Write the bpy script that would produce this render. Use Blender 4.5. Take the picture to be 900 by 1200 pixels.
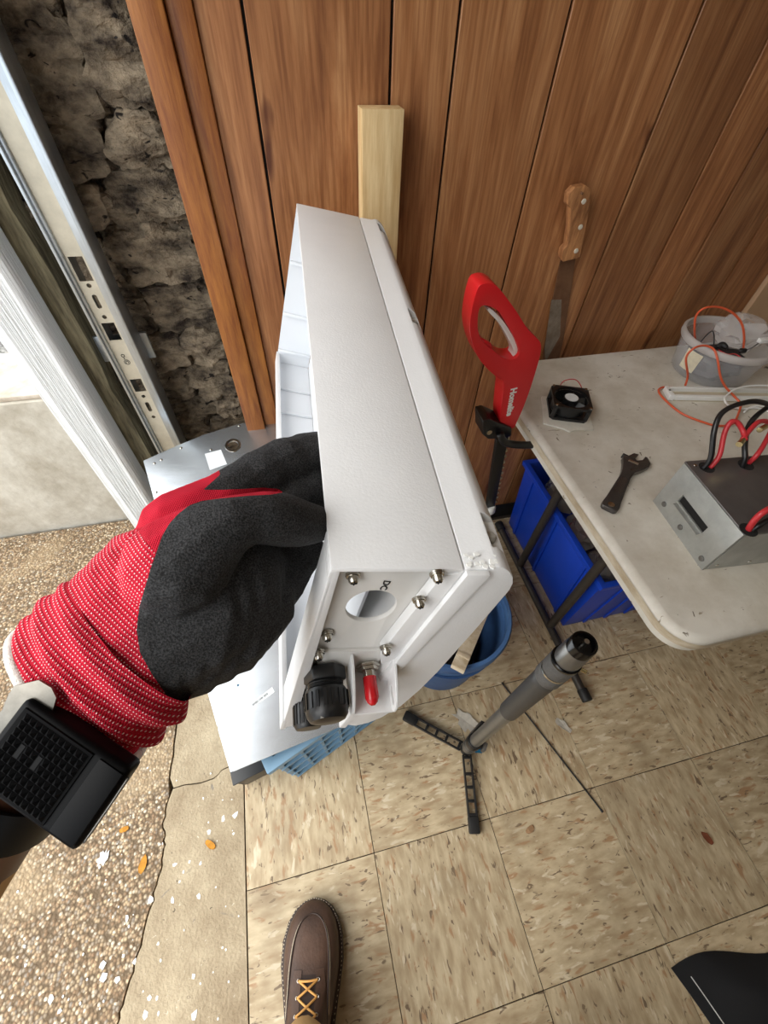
import bpy, bmesh, math, random
from mathutils import Vector, Matrix, noise
random.seed(7)
for o in list(bpy.data.objects): bpy.data.objects.remove(o)
scene = bpy.context.scene
C = scene.collection

# ---------------------------------------------------------------- camera
F, CX, CY, H = 490.05, 450.0, 600.0, 1.326
PITCH, ROLL, YAW = math.radians(51.1247), math.radians(-3.0325), math.radians(15.4281)
def cam_axes():
    cy, sy = math.cos(YAW), math.sin(YAW)
    fwd = Vector((sy, cy, 0)); rt = Vector((cy, -sy, 0)); dn = Vector((0, 0, -1))
    f2 = fwd*math.cos(PITCH) + dn*math.sin(PITCH)
    d2 = dn*math.cos(PITCH) - fwd*math.sin(PITCH)
    r3 = rt*math.cos(ROLL) + d2*math.sin(ROLL)
    d3 = d2*math.cos(ROLL) - rt*math.sin(ROLL)
    return r3, d3, f2
RT, DN, FW = cam_axes()
EYE = Vector((0, 0, H))
cd = bpy.data.cameras.new('camera'); cam = bpy.data.objects.new('camera', cd); C.objects.link(cam)
cd.sensor_fit = 'HORIZONTAL'; cd.sensor_width = 36.0; cd.lens = F/900*36.0
cd.clip_start = 0.01; cd.clip_end = 200
m3 = Matrix((RT, -DN, -FW)).transposed()
cam.matrix_world = Matrix.Translation(EYE) @ m3.to_4x4()
scene.camera = cam

# ---------------------------------------------------------------- world, light, exposure
w = bpy.data.worlds.new('overcast_sky'); scene.world = w; w.use_nodes = True
nt = w.node_tree; bg = nt.nodes['Background']
tc = nt.nodes.new('ShaderNodeTexCoord'); sx = nt.nodes.new('ShaderNodeSeparateXYZ')
rp = nt.nodes.new('ShaderNodeValToRGB')
nt.links.new(tc.outputs['Generated'], sx.inputs[0]); nt.links.new(sx.outputs['Z'], rp.inputs[0])
rp.color_ramp.elements[0].position = 0.0; rp.color_ramp.elements[0].color = (0.80, 0.86, 0.92, 1)
rp.color_ramp.elements[1].position = 0.8; rp.color_ramp.elements[1].color = (0.95, 0.98, 1.0, 1)
nt.links.new(rp.outputs[0], bg.inputs[0]); bg.inputs[1].default_value = 2.3
sl = bpy.data.lights.new('hazy_sun', 'SUN'); sl.energy = 2.0; sl.angle = math.radians(55); sl.color = (1.0, 0.96, 0.9)
so = bpy.data.objects.new('hazy_sun', sl); C.objects.link(so)
so.rotation_euler = Vector((0.78, 0.16, -0.75)).to_track_quat('-Z', 'Y').to_euler()
so.location = (-4, -1, 5)
vs = scene.view_settings
vs.view_transform = 'Standard'; vs.look = 'None'; vs.gamma = 1.0; vs.use_curve_mapping = False
vs.exposure = 0.35

# ---------------------------------------------------------------- pixel helpers (photo pixel + known plane -> point)
def ray(x, y): return RT*((x-CX)/F) + DN*((y-CY)/F) + FW
def Pz(x, y, z):
    d = ray(x, y); return EYE + d*((z-H)/d.z)
def Py(x, y, Y):
    d = ray(x, y); return EYE + d*(Y/d.y)
def Pd(x, y, d): return EYE + ray(x, y)*d
def Pp(x, y, p0, n):
    d = ray(x, y); return EYE + d*((p0-EYE).dot(n)/d.dot(n))
def proj(p):
    q = p-EYE; return CX+F*q.dot(RT)/q.dot(FW), CY+F*q.dot(DN)/q.dot(FW)

# ---------------------------------------------------------------- mesh builder
class MB:
    def __init__(s): s.v = []; s.f = []; s.m = []
    def add(s, vs, fs, mi=0):
        b = len(s.v); s.v += [Vector(p) for p in vs]
        for f in fs: s.f.append([i+b for i in f]); s.m.append(mi)
        return s
    def box(s, c, size, R=None, mi=0, taper=(1, 1)):
        c = Vector(c); R = R or Matrix.Identity(3)
        hx, hy, hz = [a/2 for a in size]; vs = []
        for z in (-1, 1):
            tx, ty = (taper if z < 0 else (1, 1))
            for x, y in ((-1, -1), (1, -1), (1, 1), (-1, 1)):
                vs.append(c + R @ Vector((x*hx*tx, y*hy*ty, z*hz)))
        return s.add(vs, [(3, 2, 1, 0), (4, 5, 6, 7), (0, 1, 5, 4), (1, 2, 6, 5), (2, 3, 7, 6), (3, 0, 4, 7)], mi)
    def b6(s, x0, x1, y0, y1, z0, z1, mi=0):
        return s.box(((x0+x1)/2, (y0+y1)/2, (z0+z1)/2), (x1-x0, y1-y0, z1-z0), None, mi)
    def prism(s, pts, vec, mi=0, scale=None):
        pts = [Vector(p) for p in pts]; n = len(pts); vec = Vector(vec)
        top = [p+vec for p in pts]
        if scale:
            c, k = scale; c = Vector(c)+vec; top = [c+(p-c)*k for p in top]
        return s.add(pts+top, [list(range(n))[::-1], list(range(n, 2*n))] + [(i, (i+1) % n, n+(i+1) % n, n+i) for i in range(n)], mi)
    def loft(s, rings, mi=0, cap=True):
        n = len(rings[0]); vs = [p for r in rings for p in r]; fs = []
        for k in range(len(rings)-1):
            for i in range(n):
                j = (i+1) % n; fs.append((k*n+i, k*n+j, (k+1)*n+j, (k+1)*n+i))
        if cap: fs.append(list(range(n))[::-1]); fs.append(list(range((len(rings)-1)*n, len(rings)*n)))
        return s.add(vs, fs, mi)
    def lathe(s, p, axis, prof, n=20, mi=0, cap=True, ref=None):
        """prof: list of (distance along axis, radius)"""
        p = Vector(p); a = Vector(axis).normalized()
        r = Vector(ref) if ref else (Vector((1, 0, 0)) if abs(a.x) < .9 else Vector((0, 1, 0)))
        u = (r-a*r.dot(a)).normalized(); v = a.cross(u)
        rings = [[p+a*t+(u*math.cos(2*math.pi*i/n)+v*math.sin(2*math.pi*i/n))*R for i in range(n)] for t, R in prof]
        return s.loft(rings, mi, cap)
    def cyl(s, p0, p1, r0, r1=None, n=16, mi=0):
        p0 = Vector(p0); p1 = Vector(p1); r1 = r0 if r1 is None else r1
        return s.lathe(p0, p1-p0, [(0, r0), ((p1-p0).length, r1)], n, mi)
    def tube(s, pts, r, n=8, mi=0, sm=6, closed=False):
        P = smooth_path([Vector(p) for p in pts], sm) if sm else [Vector(p) for p in pts]
        rings = []; prev = None
        for i, p in enumerate(P):
            t = (P[min(i+1, len(P)-1)]-P[max(i-1, 0)])
            if t.length < 1e-9: t = Vector((0, 0, 1))
            t.normalize()
            if prev is None:
                q = Vector((0, 0, 1)) if abs(t.z) < .9 else Vector((1, 0, 0))
            else: q = prev
            u = (q-t*q.dot(t)).normalized(); prev = u; v = t.cross(u)
            rr = r(i/(len(P)-1)) if callable(r) else r
            rings.append([p+(u*math.cos(2*math.pi*k/n)+v*math.sin(2*math.pi*k/n))*rr for k in range(n)])
        return s.loft(rings, mi)
    def ball(s, c, r, n=12, k=8, mi=0, sq=(1, 1, 1)):
        c = Vector(c); rings = []
        for j in range(k+1):
            a = math.pi*j/k; rr = max(math.sin(a), 1e-3)
            rings.append([c+Vector((math.cos(2*math.pi*i/n)*rr*sq[0], math.sin(2*math.pi*i/n)*rr*sq[1], -math.cos(a)*sq[2]))*r for i in range(n)])
        return s.loft(rings, mi)
    def build(s, name, mats, parent=None, bevel=0, smooth=False, seg=2, sub=0, autosmooth=None, origin='base'):
        me = bpy.data.meshes.new(name)
        if not isinstance(mats, (list, tuple)): mats = [mats]
        lo = Vector([min(p[i] for p in s.v) for i in range(3)]); hi = Vector([max(p[i] for p in s.v) for i in range(3)])
        o3 = (lo+hi)/2
        if origin == 'base': o3.z = lo.z
        me.from_pydata([p-o3 for p in s.v], [], s.f)
        for mt in mats: me.materials.append(mt)
        for p, mi in zip(me.polygons, s.m): p.material_index = mi
        bm = bmesh.new(); bm.from_mesh(me)
        bmesh.ops.recalc_face_normals(bm, faces=bm.faces)
        if bevel:
            es = [e for e in bm.edges if len(e.link_faces) == 2 and e.calc_face_angle(0) > math.radians(35)]
            bmesh.ops.bevel(bm, geom=es, offset=bevel, segments=seg, profile=0.6, affect='EDGES', clamp_overlap=True)
        bm.to_mesh(me); bm.free()
        o = bpy.data.objects.new(name, me); C.objects.link(o); o.location = o3
        if sub:
            md = o.modifiers.new('sub', 'SUBSURF'); md.levels = sub; md.render_levels = sub
        if smooth or autosmooth or bevel:
            for p in me.polygons: p.use_smooth = True
            try: me.set_sharp_from_angle(angle=math.radians(autosmooth or (180 if smooth else 40)))
            except Exception: pass
        if parent is not None: attach(o, parent)
        return o
def prism_holes(outer, inners, vec, mb=None, mi=0):
    """flat polygon with holes, extruded along vec"""
    bm = bmesh.new(); vec = Vector(vec)
    for loop in [outer]+list(inners):
        vs = [bm.verts.new(p) for p in loop]
        for i in range(len(vs)): bm.edges.new((vs[i], vs[(i+1) % len(vs)]))
    bmesh.ops.triangle_fill(bm, use_beauty=True, edges=bm.edges[:])
    fs = bm.faces[:]; bmesh.ops.recalc_face_normals(bm, faces=fs)
    r = bmesh.ops.extrude_face_region(bm, geom=fs)
    bmesh.ops.translate(bm, vec=vec, verts=[g_ for g_ in r['geom'] if isinstance(g_, bmesh.types.BMVert)])
    bm.verts.index_update(); mb = mb or MB()
    mb.add([v.co.copy() for v in bm.verts], [[v.index for v in f.verts] for f in bm.faces], mi); bm.free(); return mb
def world_loc(o):
    p = Vector((0, 0, 0))
    while o is not None: p = p+o.location; o = o.parent
    return p
def attach(o, parent):
    o.location = o.location-world_loc(parent); o.parent = parent      # no rotated parents are used with attach
def smooth_path(P, k):
    out = []
    for i in range(len(P)-1):
        p0 = P[max(i-1, 0)]; p1 = P[i]; p2 = P[i+1]; p3 = P[min(i+2, len(P)-1)]
        for j in range(k):
            t = j/k
            out.append(0.5*((2*p1)+(p2-p0)*t+(2*p0-5*p1+4*p2-p3)*t*t+(3*p1-p0-3*p2+p3)*t**3))
    out.append(P[-1]); return out
def tag(o, label=None, cat=None, group=None, kind=None):
    if label: o['label'] = label
    if cat: o['category'] = cat
    if group: o['group'] = group
    if kind: o['kind'] = kind
    return o
def thing(name, loc, label, cat, group=None):
    e = bpy.data.objects.new(name, None); C.objects.link(e); e.location = loc; e.empty_display_size = .05
    return tag(e, label, cat, group)
def text_mesh(name, body, size, origin, ex, ey, mat, parent, depth=.0003, font_scale=1.0, bold=0.0):
    cu = bpy.data.curves.new(name, 'FONT'); cu.body = body; cu.size = size; cu.align_x = 'CENTER'; cu.align_y = 'CENTER'
    cu.extrude = depth; cu.offset = bold; cu.resolution_u = 3
    t = bpy.data.objects.new(name, cu); C.objects.link(t)
    dg = bpy.context.evaluated_depsgraph_get(); me = bpy.data.meshes.new_from_object(t.evaluated_get(dg))
    bpy.data.objects.remove(t); bpy.data.curves.remove(cu)
    ex = Vector(ex).normalized(); ey = Vector(ey); ey = (ey-ex*ey.dot(ex)).normalized(); ez = ex.cross(ey)
    mb = MB(); mb.add([Vector(origin)+ex*v.co.x*font_scale+ey*v.co.y+ez*v.co.z for v in me.vertices], [list(p.vertices) for p in me.polygons])
    bpy.data.meshes.remove(me)
    return mb.build(name, mat, parent)
def baked(o, mods=()):
    """evaluate the modifiers of o into its mesh"""
    dg = bpy.context.evaluated_depsgraph_get(); dg.update()
    me = bpy.data.meshes.new_from_object(o.evaluated_get(dg)); old = o.data
    o.modifiers.clear(); o.data = me; bpy.data.meshes.remove(old); return o
def cut(o, cutters):
    """boolean difference with builder meshes, applied at once"""
    tmp = []
    for k, mb in enumerate(cutters):
        c = mb.build('cutter', o.data.materials[0]); tmp.append(c)
        md = o.modifiers.new('cut', 'BOOLEAN'); md.operation = 'DIFFERENCE'; md.solver = 'EXACT'; md.object = c
    bpy.context.view_layer.update(); baked(o)
    for c in tmp:
        me = c.data; bpy.data.objects.remove(c); bpy.data.meshes.remove(me)
    return o

# ---------------------------------------------------------------- materials
def lin(c): return tuple(((x/255)/12.92 if x/255 <= .04045 else ((x/255+.055)/1.055)**2.4) for x in c)+(1,)
def mix_nodes(m, fac_socket, colA, colB):
    n = m.node_tree.nodes; L = m.node_tree.links
    x = n.new('ShaderNodeMix'); x.data_type = 'RGBA'
    L.new(fac_socket, x.inputs[0])
    for s, c in ((x.inputs[6], colA), (x.inputs[7], colB)):
        if isinstance(c, tuple): s.default_value = c
        else: L.new(c, s)
    return x.outputs[2]

MATS = {}
def mat(name, col, rough=.5, metal=0.0, var=0.0, vscale=20.0, stretch=(1, 1, 1), col2=None, bump=0.0, bscale=200.0, bstretch=None,
        alpha=1.0, trans=0.0, spec=.5, emit=None, speck=None, objrand=0.0, ramp=(.35, .7), detail=6.0, coat=0.0, dist=.002):
    m = bpy.data.materials.new(name); m.use_nodes = True; n = m.node_tree.nodes; L = m.node_tree.links
    b = n['Principled BSDF']; b.inputs['Roughness'].default_value = rough; b.inputs['Metallic'].default_value = metal
    b.inputs['Specular IOR Level'].default_value = spec; b.inputs['Alpha'].default_value = alpha
    b.inputs['Transmission Weight'].default_value = trans; b.inputs['Coat Weight'].default_value = coat
    c1 = lin(col) if max(col) > 1 else tuple(col)+(1,)
    b.inputs['Base Color'].default_value = c1
    if emit: b.inputs['Emission Color'].default_value = lin(emit[0]); b.inputs['Emission Strength'].default_value = emit[1]
    def coords(st):
        t = n.new('ShaderNodeTexCoord'); mp = n.new('ShaderNodeMapping'); L.new(t.outputs['Object'], mp.inputs['Vector'])
        mp.inputs['Scale'].default_value = st
        if objrand:
            oi = n.new('ShaderNodeObjectInfo'); mm = n.new('ShaderNodeMath'); mm.operation = 'MULTIPLY'; mm.inputs[1].default_value = 37.0
            L.new(oi.outputs['Random'], mm.inputs[0]); L.new(mm.outputs[0], mp.inputs['Location'])
        return mp.outputs[0]
    if col2 is not None or var:
        c2 = (lin(col2) if max(col2) > 1 else tuple(col2)+(1,)) if col2 is not None else tuple(x*(1-var) for x in c1[:3])+(1,)
        nz = n.new('ShaderNodeTexNoise'); nz.inputs['Scale'].default_value = vscale; nz.inputs['Detail'].default_value = detail; nz.inputs['Roughness'].default_value = .65
        L.new(coords(stretch), nz.inputs['Vector'])
        r = n.new('ShaderNodeValToRGB'); r.color_ramp.elements[0].position = ramp[0]; r.color_ramp.elements[1].position = ramp[1]
        r.color_ramp.elements[0].color = c2; r.color_ramp.elements[1].color = c1
        L.new(nz.outputs['Fac'], r.inputs[0]); out = r.outputs[0]
        if objrand:
            oi = n.new('ShaderNodeObjectInfo'); mr = n.new('ShaderNodeMapRange'); mr.inputs['To Min'].default_value = 1-objrand; mr.inputs['To Max'].default_value = 1+objrand*.6
            L.new(oi.outputs['Random'], mr.inputs['Value'])
            hv = n.new('ShaderNodeHueSaturation'); L.new(mr.outputs[0], hv.inputs['Value']); L.new(out, hv.inputs['Color']); out = hv.outputs[0]
        for (sc_, th_, cc_, st_) in (speck or ()):
            nz = n.new('ShaderNodeTexNoise'); nz.inputs['Scale'].default_value = sc_; nz.inputs['Detail'].default_value = 3; nz.inputs['Distortion'].default_value = 1.2
            L.new(coords(st_), nz.inputs['Vector'])
            r = n.new('ShaderNodeValToRGB'); r.color_ramp.elements[0].position = th_; r.color_ramp.elements[1].position = th_+.04; L.new(nz.outputs['Fac'], r.inputs[0])
            out = mix_nodes(m, r.outputs[0], out, lin(cc_))
        L.new(out, b.inputs['Base Color'])
    if bump:
        nz = n.new('ShaderNodeTexNoise'); nz.inputs['Scale'].default_value = bscale; nz.inputs['Detail'].default_value = 4
        L.new(coords(bstretch or stretch), nz.inputs['Vector'])
        bp = n.new('ShaderNodeBump'); bp.inputs['Strength'].default_value = bump; bp.inputs['Distance'].default_value = dist
        L.new(nz.outputs['Fac'], bp.inputs['Height']); L.new(bp.outputs[0], b.inputs['Normal'])
    MATS[name] = m; return m

def panel_wood():
    m = bpy.data.materials.new('walnut_panelling'); m.use_nodes = True; n = m.node_tree.nodes; L = m.node_tree.links; b = n['Principled BSDF']
    t = n.new('ShaderNodeTexCoord'); oi = n.new('ShaderNodeObjectInfo'); mm = n.new('ShaderNodeMath'); mm.operation = 'MULTIPLY'; mm.inputs[1].default_value = 53
    L.new(oi.outputs['Random'], mm.inputs[0])
    def noi(sc, st, det=8, dis=0.0):
        mp = n.new('ShaderNodeMapping'); L.new(t.outputs['Object'], mp.inputs['Vector']); mp.inputs['Scale'].default_value = st; L.new(mm.outputs[0], mp.inputs['Location'])
        q = n.new('ShaderNodeTexNoise'); q.inputs['Scale'].default_value = sc; q.inputs['Detail'].default_value = det; q.inputs['Roughness'].default_value = .62; q.inputs['Distortion'].default_value = dis
        L.new(mp.outputs[0], q.inputs['Vector']); return q.outputs['Fac'], mp.outputs[0]
    a, _ = noi(2.6, (8, 8, .8), 8, 1.2)
    r = n.new('ShaderNodeValToRGB'); e = r.color_ramp.elements
    e[0].position = .25; e[0].color = lin((124, 76, 44)); e[1].position = .78; e[1].color = lin((206, 154, 106))
    k = e.new(.5); k.color = lin((166, 112, 70)); L.new(a, r.inputs[0])
    g, mpv = noi(60, (3, 3, .12), 4)
    rg = n.new('ShaderNodeValToRGB'); rg.color_ramp.elements[0].position = .40; rg.color_ramp.elements[1].position = .58
    rg.color_ramp.elements[0].color = (.66, .58, .52, 1); rg.color_ramp.elements[1].color = (1, 1, 1, 1); L.new(g, rg.inputs[0])
    mx = n.new('ShaderNodeMix'); mx.data_type = 'RGBA'; mx.blend_type = 'MULTIPLY'; mx.inputs[0].default_value = .8
    L.new(r.outputs[0], mx.inputs[6]); L.new(rg.outputs[0], mx.inputs[7])
    # dark knots and flame marks
    kn, _ = noi(2.0, (6, 6, 1.6), 3, .6)
    rk = n.new('ShaderNodeValToRGB'); rk.color_ramp.elements[0].position = .66; rk.color_ramp.elements[1].position = .74
    L.new(kn, rk.inputs[0])
    c2 = mix_nodes(m, rk.outputs[0], mx.outputs[2], lin((96, 52, 28)))
    mr = n.new('ShaderNodeMapRange'); mr.inputs['To Min'].default_value = .74; mr.inputs['To Max'].default_value = 1.12; L.new(oi.outputs['Random'], mr.inputs['Value'])
    hv = n.new('ShaderNodeHueSaturation'); hv.inputs['Saturation'].default_value = 1.0; L.new(mr.outputs[0], hv.inputs['Value']); L.new(c2, hv.inputs['Color'])
    L.new(hv.outputs[0], b.inputs['Base Color']); b.inputs['Roughness'].default_value = .42
    bp = n.new('ShaderNodeBump'); bp.inputs['Strength'].default_value = .25; bp.inputs['Distance'].default_value = .001; L.new(g, bp.inputs['Height']); L.new(bp.outputs[0], b.inputs['Normal'])
    return m

def tile_mat():
    m = bpy.data.materials.new('vinyl_composition_tile'); m.use_nodes = True; n = m.node_tree.nodes; L = m.node_tree.links; b = n['Principled BSDF']
    t = n.new('ShaderNodeTexCoord'); oi = n.new('ShaderNodeObjectInfo'); mm = n.new('ShaderNodeMath'); mm.operation = 'MULTIPLY'; mm.inputs[1].default_value = 91
    L.new(oi.outputs['Random'], mm.inputs[0])
    def noi(sc, st, det=3, dis=0.0, off=0.0):
        ad = n.new('ShaderNodeMath'); ad.inputs[1].default_value = off; L.new(mm.outputs[0], ad.inputs[0])
        mp = n.new('ShaderNodeMapping'); L.new(t.outputs['Object'], mp.inputs['Vector']); mp.inputs['Scale'].default_value = st; L.new(ad.outputs[0], mp.inputs['Location'])
        q = n.new('ShaderNodeTexNoise'); q.inputs['Scale'].default_value = sc; q.inputs['Detail'].default_value = det; q.inputs['Distortion'].default_value = dis
        L.new(mp.outputs[0], q.inputs['Vector']); return q.outputs['Fac']
    def ramp(src, a, bb, ca=(0, 0, 0, 1), cb=(1, 1, 1, 1)):
        r = n.new('ShaderNodeValToRGB'); r.color_ramp.elements[0].position = a; r.color_ramp.elements[1].position = bb
        r.color_ramp.elements[0].color = ca; r.color_ramp.elements[1].color = cb; L.new(src, r.inputs[0]); return r.outputs[0]
    base = ramp(noi(70, (1, .30, 1), 6), .3, .7, lin((166, 143, 110)), lin((208, 190, 156)))
    c1 = mix_nodes(m, ramp(noi(84, (1, .26, 1), 4, .5, 11), .59, .66), base, lin((170, 134, 98)))
    c2 = mix_nodes(m, ramp(noi(105, (1, .34, 1), 4, .7, 29), .625, .67), c1, lin((116, 96, 74)))
    c3 = mix_nodes(m, ramp(noi(80, (1, .30, 1), 4, .5, 47), .60, .68), c2, lin((214, 199, 170)))
    c4 = mix_nodes(m, ramp(noi(9, (1, 1, 1), 5, .3, 71), .52, .95), c3, lin((140, 120, 92)))
    mr = n.new('ShaderNodeMapRange'); mr.inputs['To Min'].default_value = .9; mr.inputs['To Max'].default_value = 1.04; L.new(oi.outputs['Random'], mr.inputs['Value'])
    hv = n.new('ShaderNodeHueSaturation'); L.new(mr.outputs[0], hv.inputs['Value']); L.new(c4, hv.inputs['Color'])
    L.new(hv.outputs[0], b.inputs['Base Color']); b.inputs['Roughness'].default_value = .5
    bp = n.new('ShaderNodeBump'); bp.inputs['Strength'].default_value = .15; bp.inputs['Distance'].default_value = .001
    L.new(noi(60, (1, .4, 1), 3, 0, 5), bp.inputs['Height']); L.new(bp.outputs[0], b.inputs['Normal'])
    return m

def pebble_mat():
    m = bpy.data.materials.new('exposed_aggregate'); m.use_nodes = True; n = m.node_tree.nodes; L = m.node_tree.links; b = n['Principled BSDF']
    t = n.new('ShaderNodeTexCoord')
    v = n.new('ShaderNodeTexVoronoi'); v.inputs['Scale'].default_value = 150; L.new(t.outputs['Object'], v.inputs['Vector'])
    s = n.new('ShaderNodeSeparateColor'); L.new(v.outputs['Color'], s.inputs[0])
    r = n.new('ShaderNodeValToRGB'); e = r.color_ramp.elements
    e[0].position = 0; e[0].color = lin((120, 98, 74)); e[1].position = 1; e[1].color = lin((232, 222, 200))
    for p, c in ((.25, (158, 128, 98)), (.5, (190, 165, 130)), (.7, (150, 140, 128)), (.85, (206, 180, 142))): k = e.new(p); k.color = lin(c)
    L.new(s.outputs[0], r.inputs[0])
    dk = n.new('ShaderNodeValToRGB'); dk.color_ramp.elements[0].position = .25; dk.color_ramp.elements[1].position = .75; L.new(v.outputs['Distance'], dk.inputs[0])
    c = mix_nodes(m, dk.outputs[0], r.outputs[0], lin((104, 86, 64)))
    nz = n.new('ShaderNodeTexNoise'); nz.inputs['Scale'].default_value = 4; nz.inputs['Detail'].default_value = 5; L.new(t.outputs['Object'], nz.inputs['Vector'])
    rr = n.new('ShaderNodeValToRGB'); rr.color_ramp.elements[0].position = .52; rr.color_ramp.elements[1].position = .7; L.new(nz.outputs['Fac'], rr.inputs[0])
    c = mix_nodes(m, rr.outputs[0], c, lin((172, 150, 118)))
    L.new(c, b.inputs['Base Color']); b.inputs['Roughness'].default_value = .85
    inv = n.new('ShaderNodeMath'); inv.operation = 'SUBTRACT'; inv.inputs[0].default_value = 1; L.new(v.outputs['Distance'], inv.inputs[1])
    bp = n.new('ShaderNodeBump'); bp.inputs['Strength'].default_value = .9; bp.inputs['Distance'].default_value = .003; L.new(inv.outputs[0], bp.inputs['Height']); L.new(bp.outputs[0], b.inputs['Normal'])
    return m

def knit_mat():
    """red knit with rows of white stitches, fading out toward the fingers by attribute 'stitch' ; attributes 'along','around' carry the knit rows"""
    m = bpy.data.materials.new('red_knit'); m.use_nodes = True; n = m.node_tree.nodes; L = m.node_tree.links; b = n['Principled BSDF']
    def attr(a): q = n.new('ShaderNodeAttribute'); q.attribute_name = a; return q.outputs['Fac']
    def math_(op, a, bv=None, c=None):
        q = n.new('ShaderNodeMath'); q.operation = op
        for i, x in enumerate((a, bv, c)):
            if x is None: continue
            if isinstance(x, (int, float)): q.inputs[i].default_value = x
            else: L.new(x, q.inputs[i])
        return q.outputs[0]
    al, ar = attr('along'), attr('around')
    row = math_('SINE', math_('MULTIPLY', al, 2*math.pi/.0026)); colm = math_('SINE', math_('MULTIPLY', ar, 2*math.pi/.0020))
    dots = math_('MULTIPLY', math_('MAXIMUM', row, 0), math_('MAXIMUM', colm, 0))
    thr = math_('MULTIPLY', math_('GREATER_THAN', dots, .42), attr('stitch'))
    nz = n.new('ShaderNodeTexNoise'); nz.inputs['Scale'].default_value = 60
    tc_ = n.new('ShaderNodeTexCoord'); L.new(tc_.outputs['Object'], nz.inputs['Vector'])
    r = n.new('ShaderNodeValToRGB'); r.color_ramp.elements[0].color = lin((158, 14, 36)); r.color_ramp.elements[1].color = lin((216, 32, 58)); L.new(nz.outputs['Fac'], r.inputs[0])
    c = mix_nodes(m, thr, r.outputs[0], lin((238, 196, 196)))
    L.new(c, b.inputs['Base Color']); b.inputs['Roughness'].default_value = .85
    b.inputs['Specular IOR Level'].default_value = .2
    fine = math_('MULTIPLY', math_('SINE', math_('MULTIPLY', al, 2*math.pi/.0022)), math_('SINE', math_('MULTIPLY', ar, 2*math.pi/.0014)))
    hgt = math_('ADD', fine, math_('MULTIPLY', row, attr('stitch')))
    bp = n.new('ShaderNodeBump'); bp.inputs['Strength'].default_value = .55; bp.inputs['Distance'].default_value = .0009; L.new(hgt, bp.inputs['Height']); L.new(bp.outputs[0], b.inputs['Normal'])
    # black nitrile foam dip, where attribute 'coat' is positive
    k = n.new('ShaderNodeBsdfPrincipled'); k.inputs['Roughness'].default_value = .8; k.inputs['Specular IOR Level'].default_value = .3
    nf = n.new('ShaderNodeTexNoise'); nf.inputs['Scale'].default_value = 900; nf.inputs['Detail'].default_value = 2; L.new(tc_.outputs['Object'], nf.inputs['Vector'])
    rf = n.new('ShaderNodeValToRGB'); rf.color_ramp.elements[0].position = .38; rf.color_ramp.elements[1].position = .68
    rf.color_ramp.elements[0].color = lin((24, 24, 25)); rf.color_ramp.elements[1].color = lin((64, 64, 65)); L.new(nf.outputs['Fac'], rf.inputs[0]); L.new(rf.outputs[0], k.inputs['Base Color'])
    bk2 = n.new('ShaderNodeBump'); bk2.inputs['Strength'].default_value = .8; bk2.inputs['Distance'].default_value = .0006; L.new(nf.outputs['Fac'], bk2.inputs['Height']); L.new(bk2.outputs[0], k.inputs['Normal'])
    ms = n.new('ShaderNodeMixShader'); L.new(math_('GREATER_THAN', attr('coat'), 0.0), ms.inputs[0]); L.new(b.outputs[0], ms.inputs[1]); L.new(k.outputs[0], ms.inputs[2])
    L.new(ms.outputs[0], n['Material Output'].inputs['Surface'])
    return m

M_panel = panel_wood(); M_tile = tile_mat(); M_peb = pebble_mat(); M_knit = knit_mat()
M_groove = mat('panel_groove_black', (14, 10, 8), .8)
M_orange = mat('stained_trim_wood', (172, 110, 48), .45, var=.45, vscale=9, stretch=(8, 8, .8), bump=.15, bscale=60, col2=(118, 62, 24))
M_stone = mat('old_masonry_stone', (176, 158, 132), .95, vscale=16, col2=(44, 34, 27), bump=1.0, bscale=70, stretch=(1, 1, 1.6), ramp=(.36, .72), objrand=.3, dist=.010, detail=10, speck=((30, .66, (30, 23, 18), (1, 1, 2)),))
M_mortar = mat('crumbling_mortar', (128, 114, 96), 1.0, vscale=16, col2=(26, 20, 16), bump=1.0, bscale=45, dist=.012)
M_galv = mat('galvanised_steel', (196, 204, 210), .32, .85, var=.35, vscale=24, stretch=(1, 1, .25), bump=.1, bscale=40)
M_web = mat('stud_web_cream', (206, 198, 178), .45, .35, var=.2, vscale=30)
M_dark = mat('dark_void', (14, 12, 10), .9)
M_oldwood = mat('weathered_timber', (142, 132, 104), .9, vscale=14, stretch=(6, 6, .7), col2=(70, 62, 44), bump=.8, bscale=16, dist=.008)
M_white_casing = mat('painted_woodgrain_white', (236, 238, 238), .5, var=.08, vscale=30, stretch=(8, 8, .6), bump=.9, bscale=26, bstretch=(9, 9, .5), dist=.004)
M_conc = mat('weathered_concrete', (222, 218, 206), .9, vscale=7, col2=(176, 168, 152), bump=.5, bscale=30, dist=.006)
M_conc_top = mat('concrete_lit_top', (232, 222, 208), .9, vscale=14, col2=(182, 168, 150), bump=.4, bscale=60)  # paler, pinker than the wall face: the top's lit look is in the colour
M_gravel = mat('grey_gravel', (170, 168, 162), .95, vscale=70, col2=(70, 68, 64), bump=1.0, bscale=70, dist=.01)
M_thresh = mat('smooth_screed', (184, 168, 140), .9, vscale=9, col2=(146, 128, 102), bump=.8, bscale=160, detail=10, dist=.003, speck=((120, .70, (214, 204, 184), (1, 1, 1)), (70, .70, (104, 92, 76), (1, 1, 1)), (14, .70, (136, 126, 112), (1, 1, 1))))
M_sub = mat('subfloor_dark', (58, 48, 38), .95)
M_plaster = mat('room_plaster', (196, 186, 170), .9, var=.1)
M_ceil = mat('ceiling_white', (226, 224, 218), .9)
M_tan = mat('tan_board', (184, 150, 116), .7, var=.1, vscale=8)
M_black_rub = mat('black_rubber', (20, 19, 18), .6)
M_white_powder = mat('white_powder_coat', (222, 222, 222), .42, var=.035, vscale=16, bump=.3, bscale=420, dist=.0006)
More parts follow.
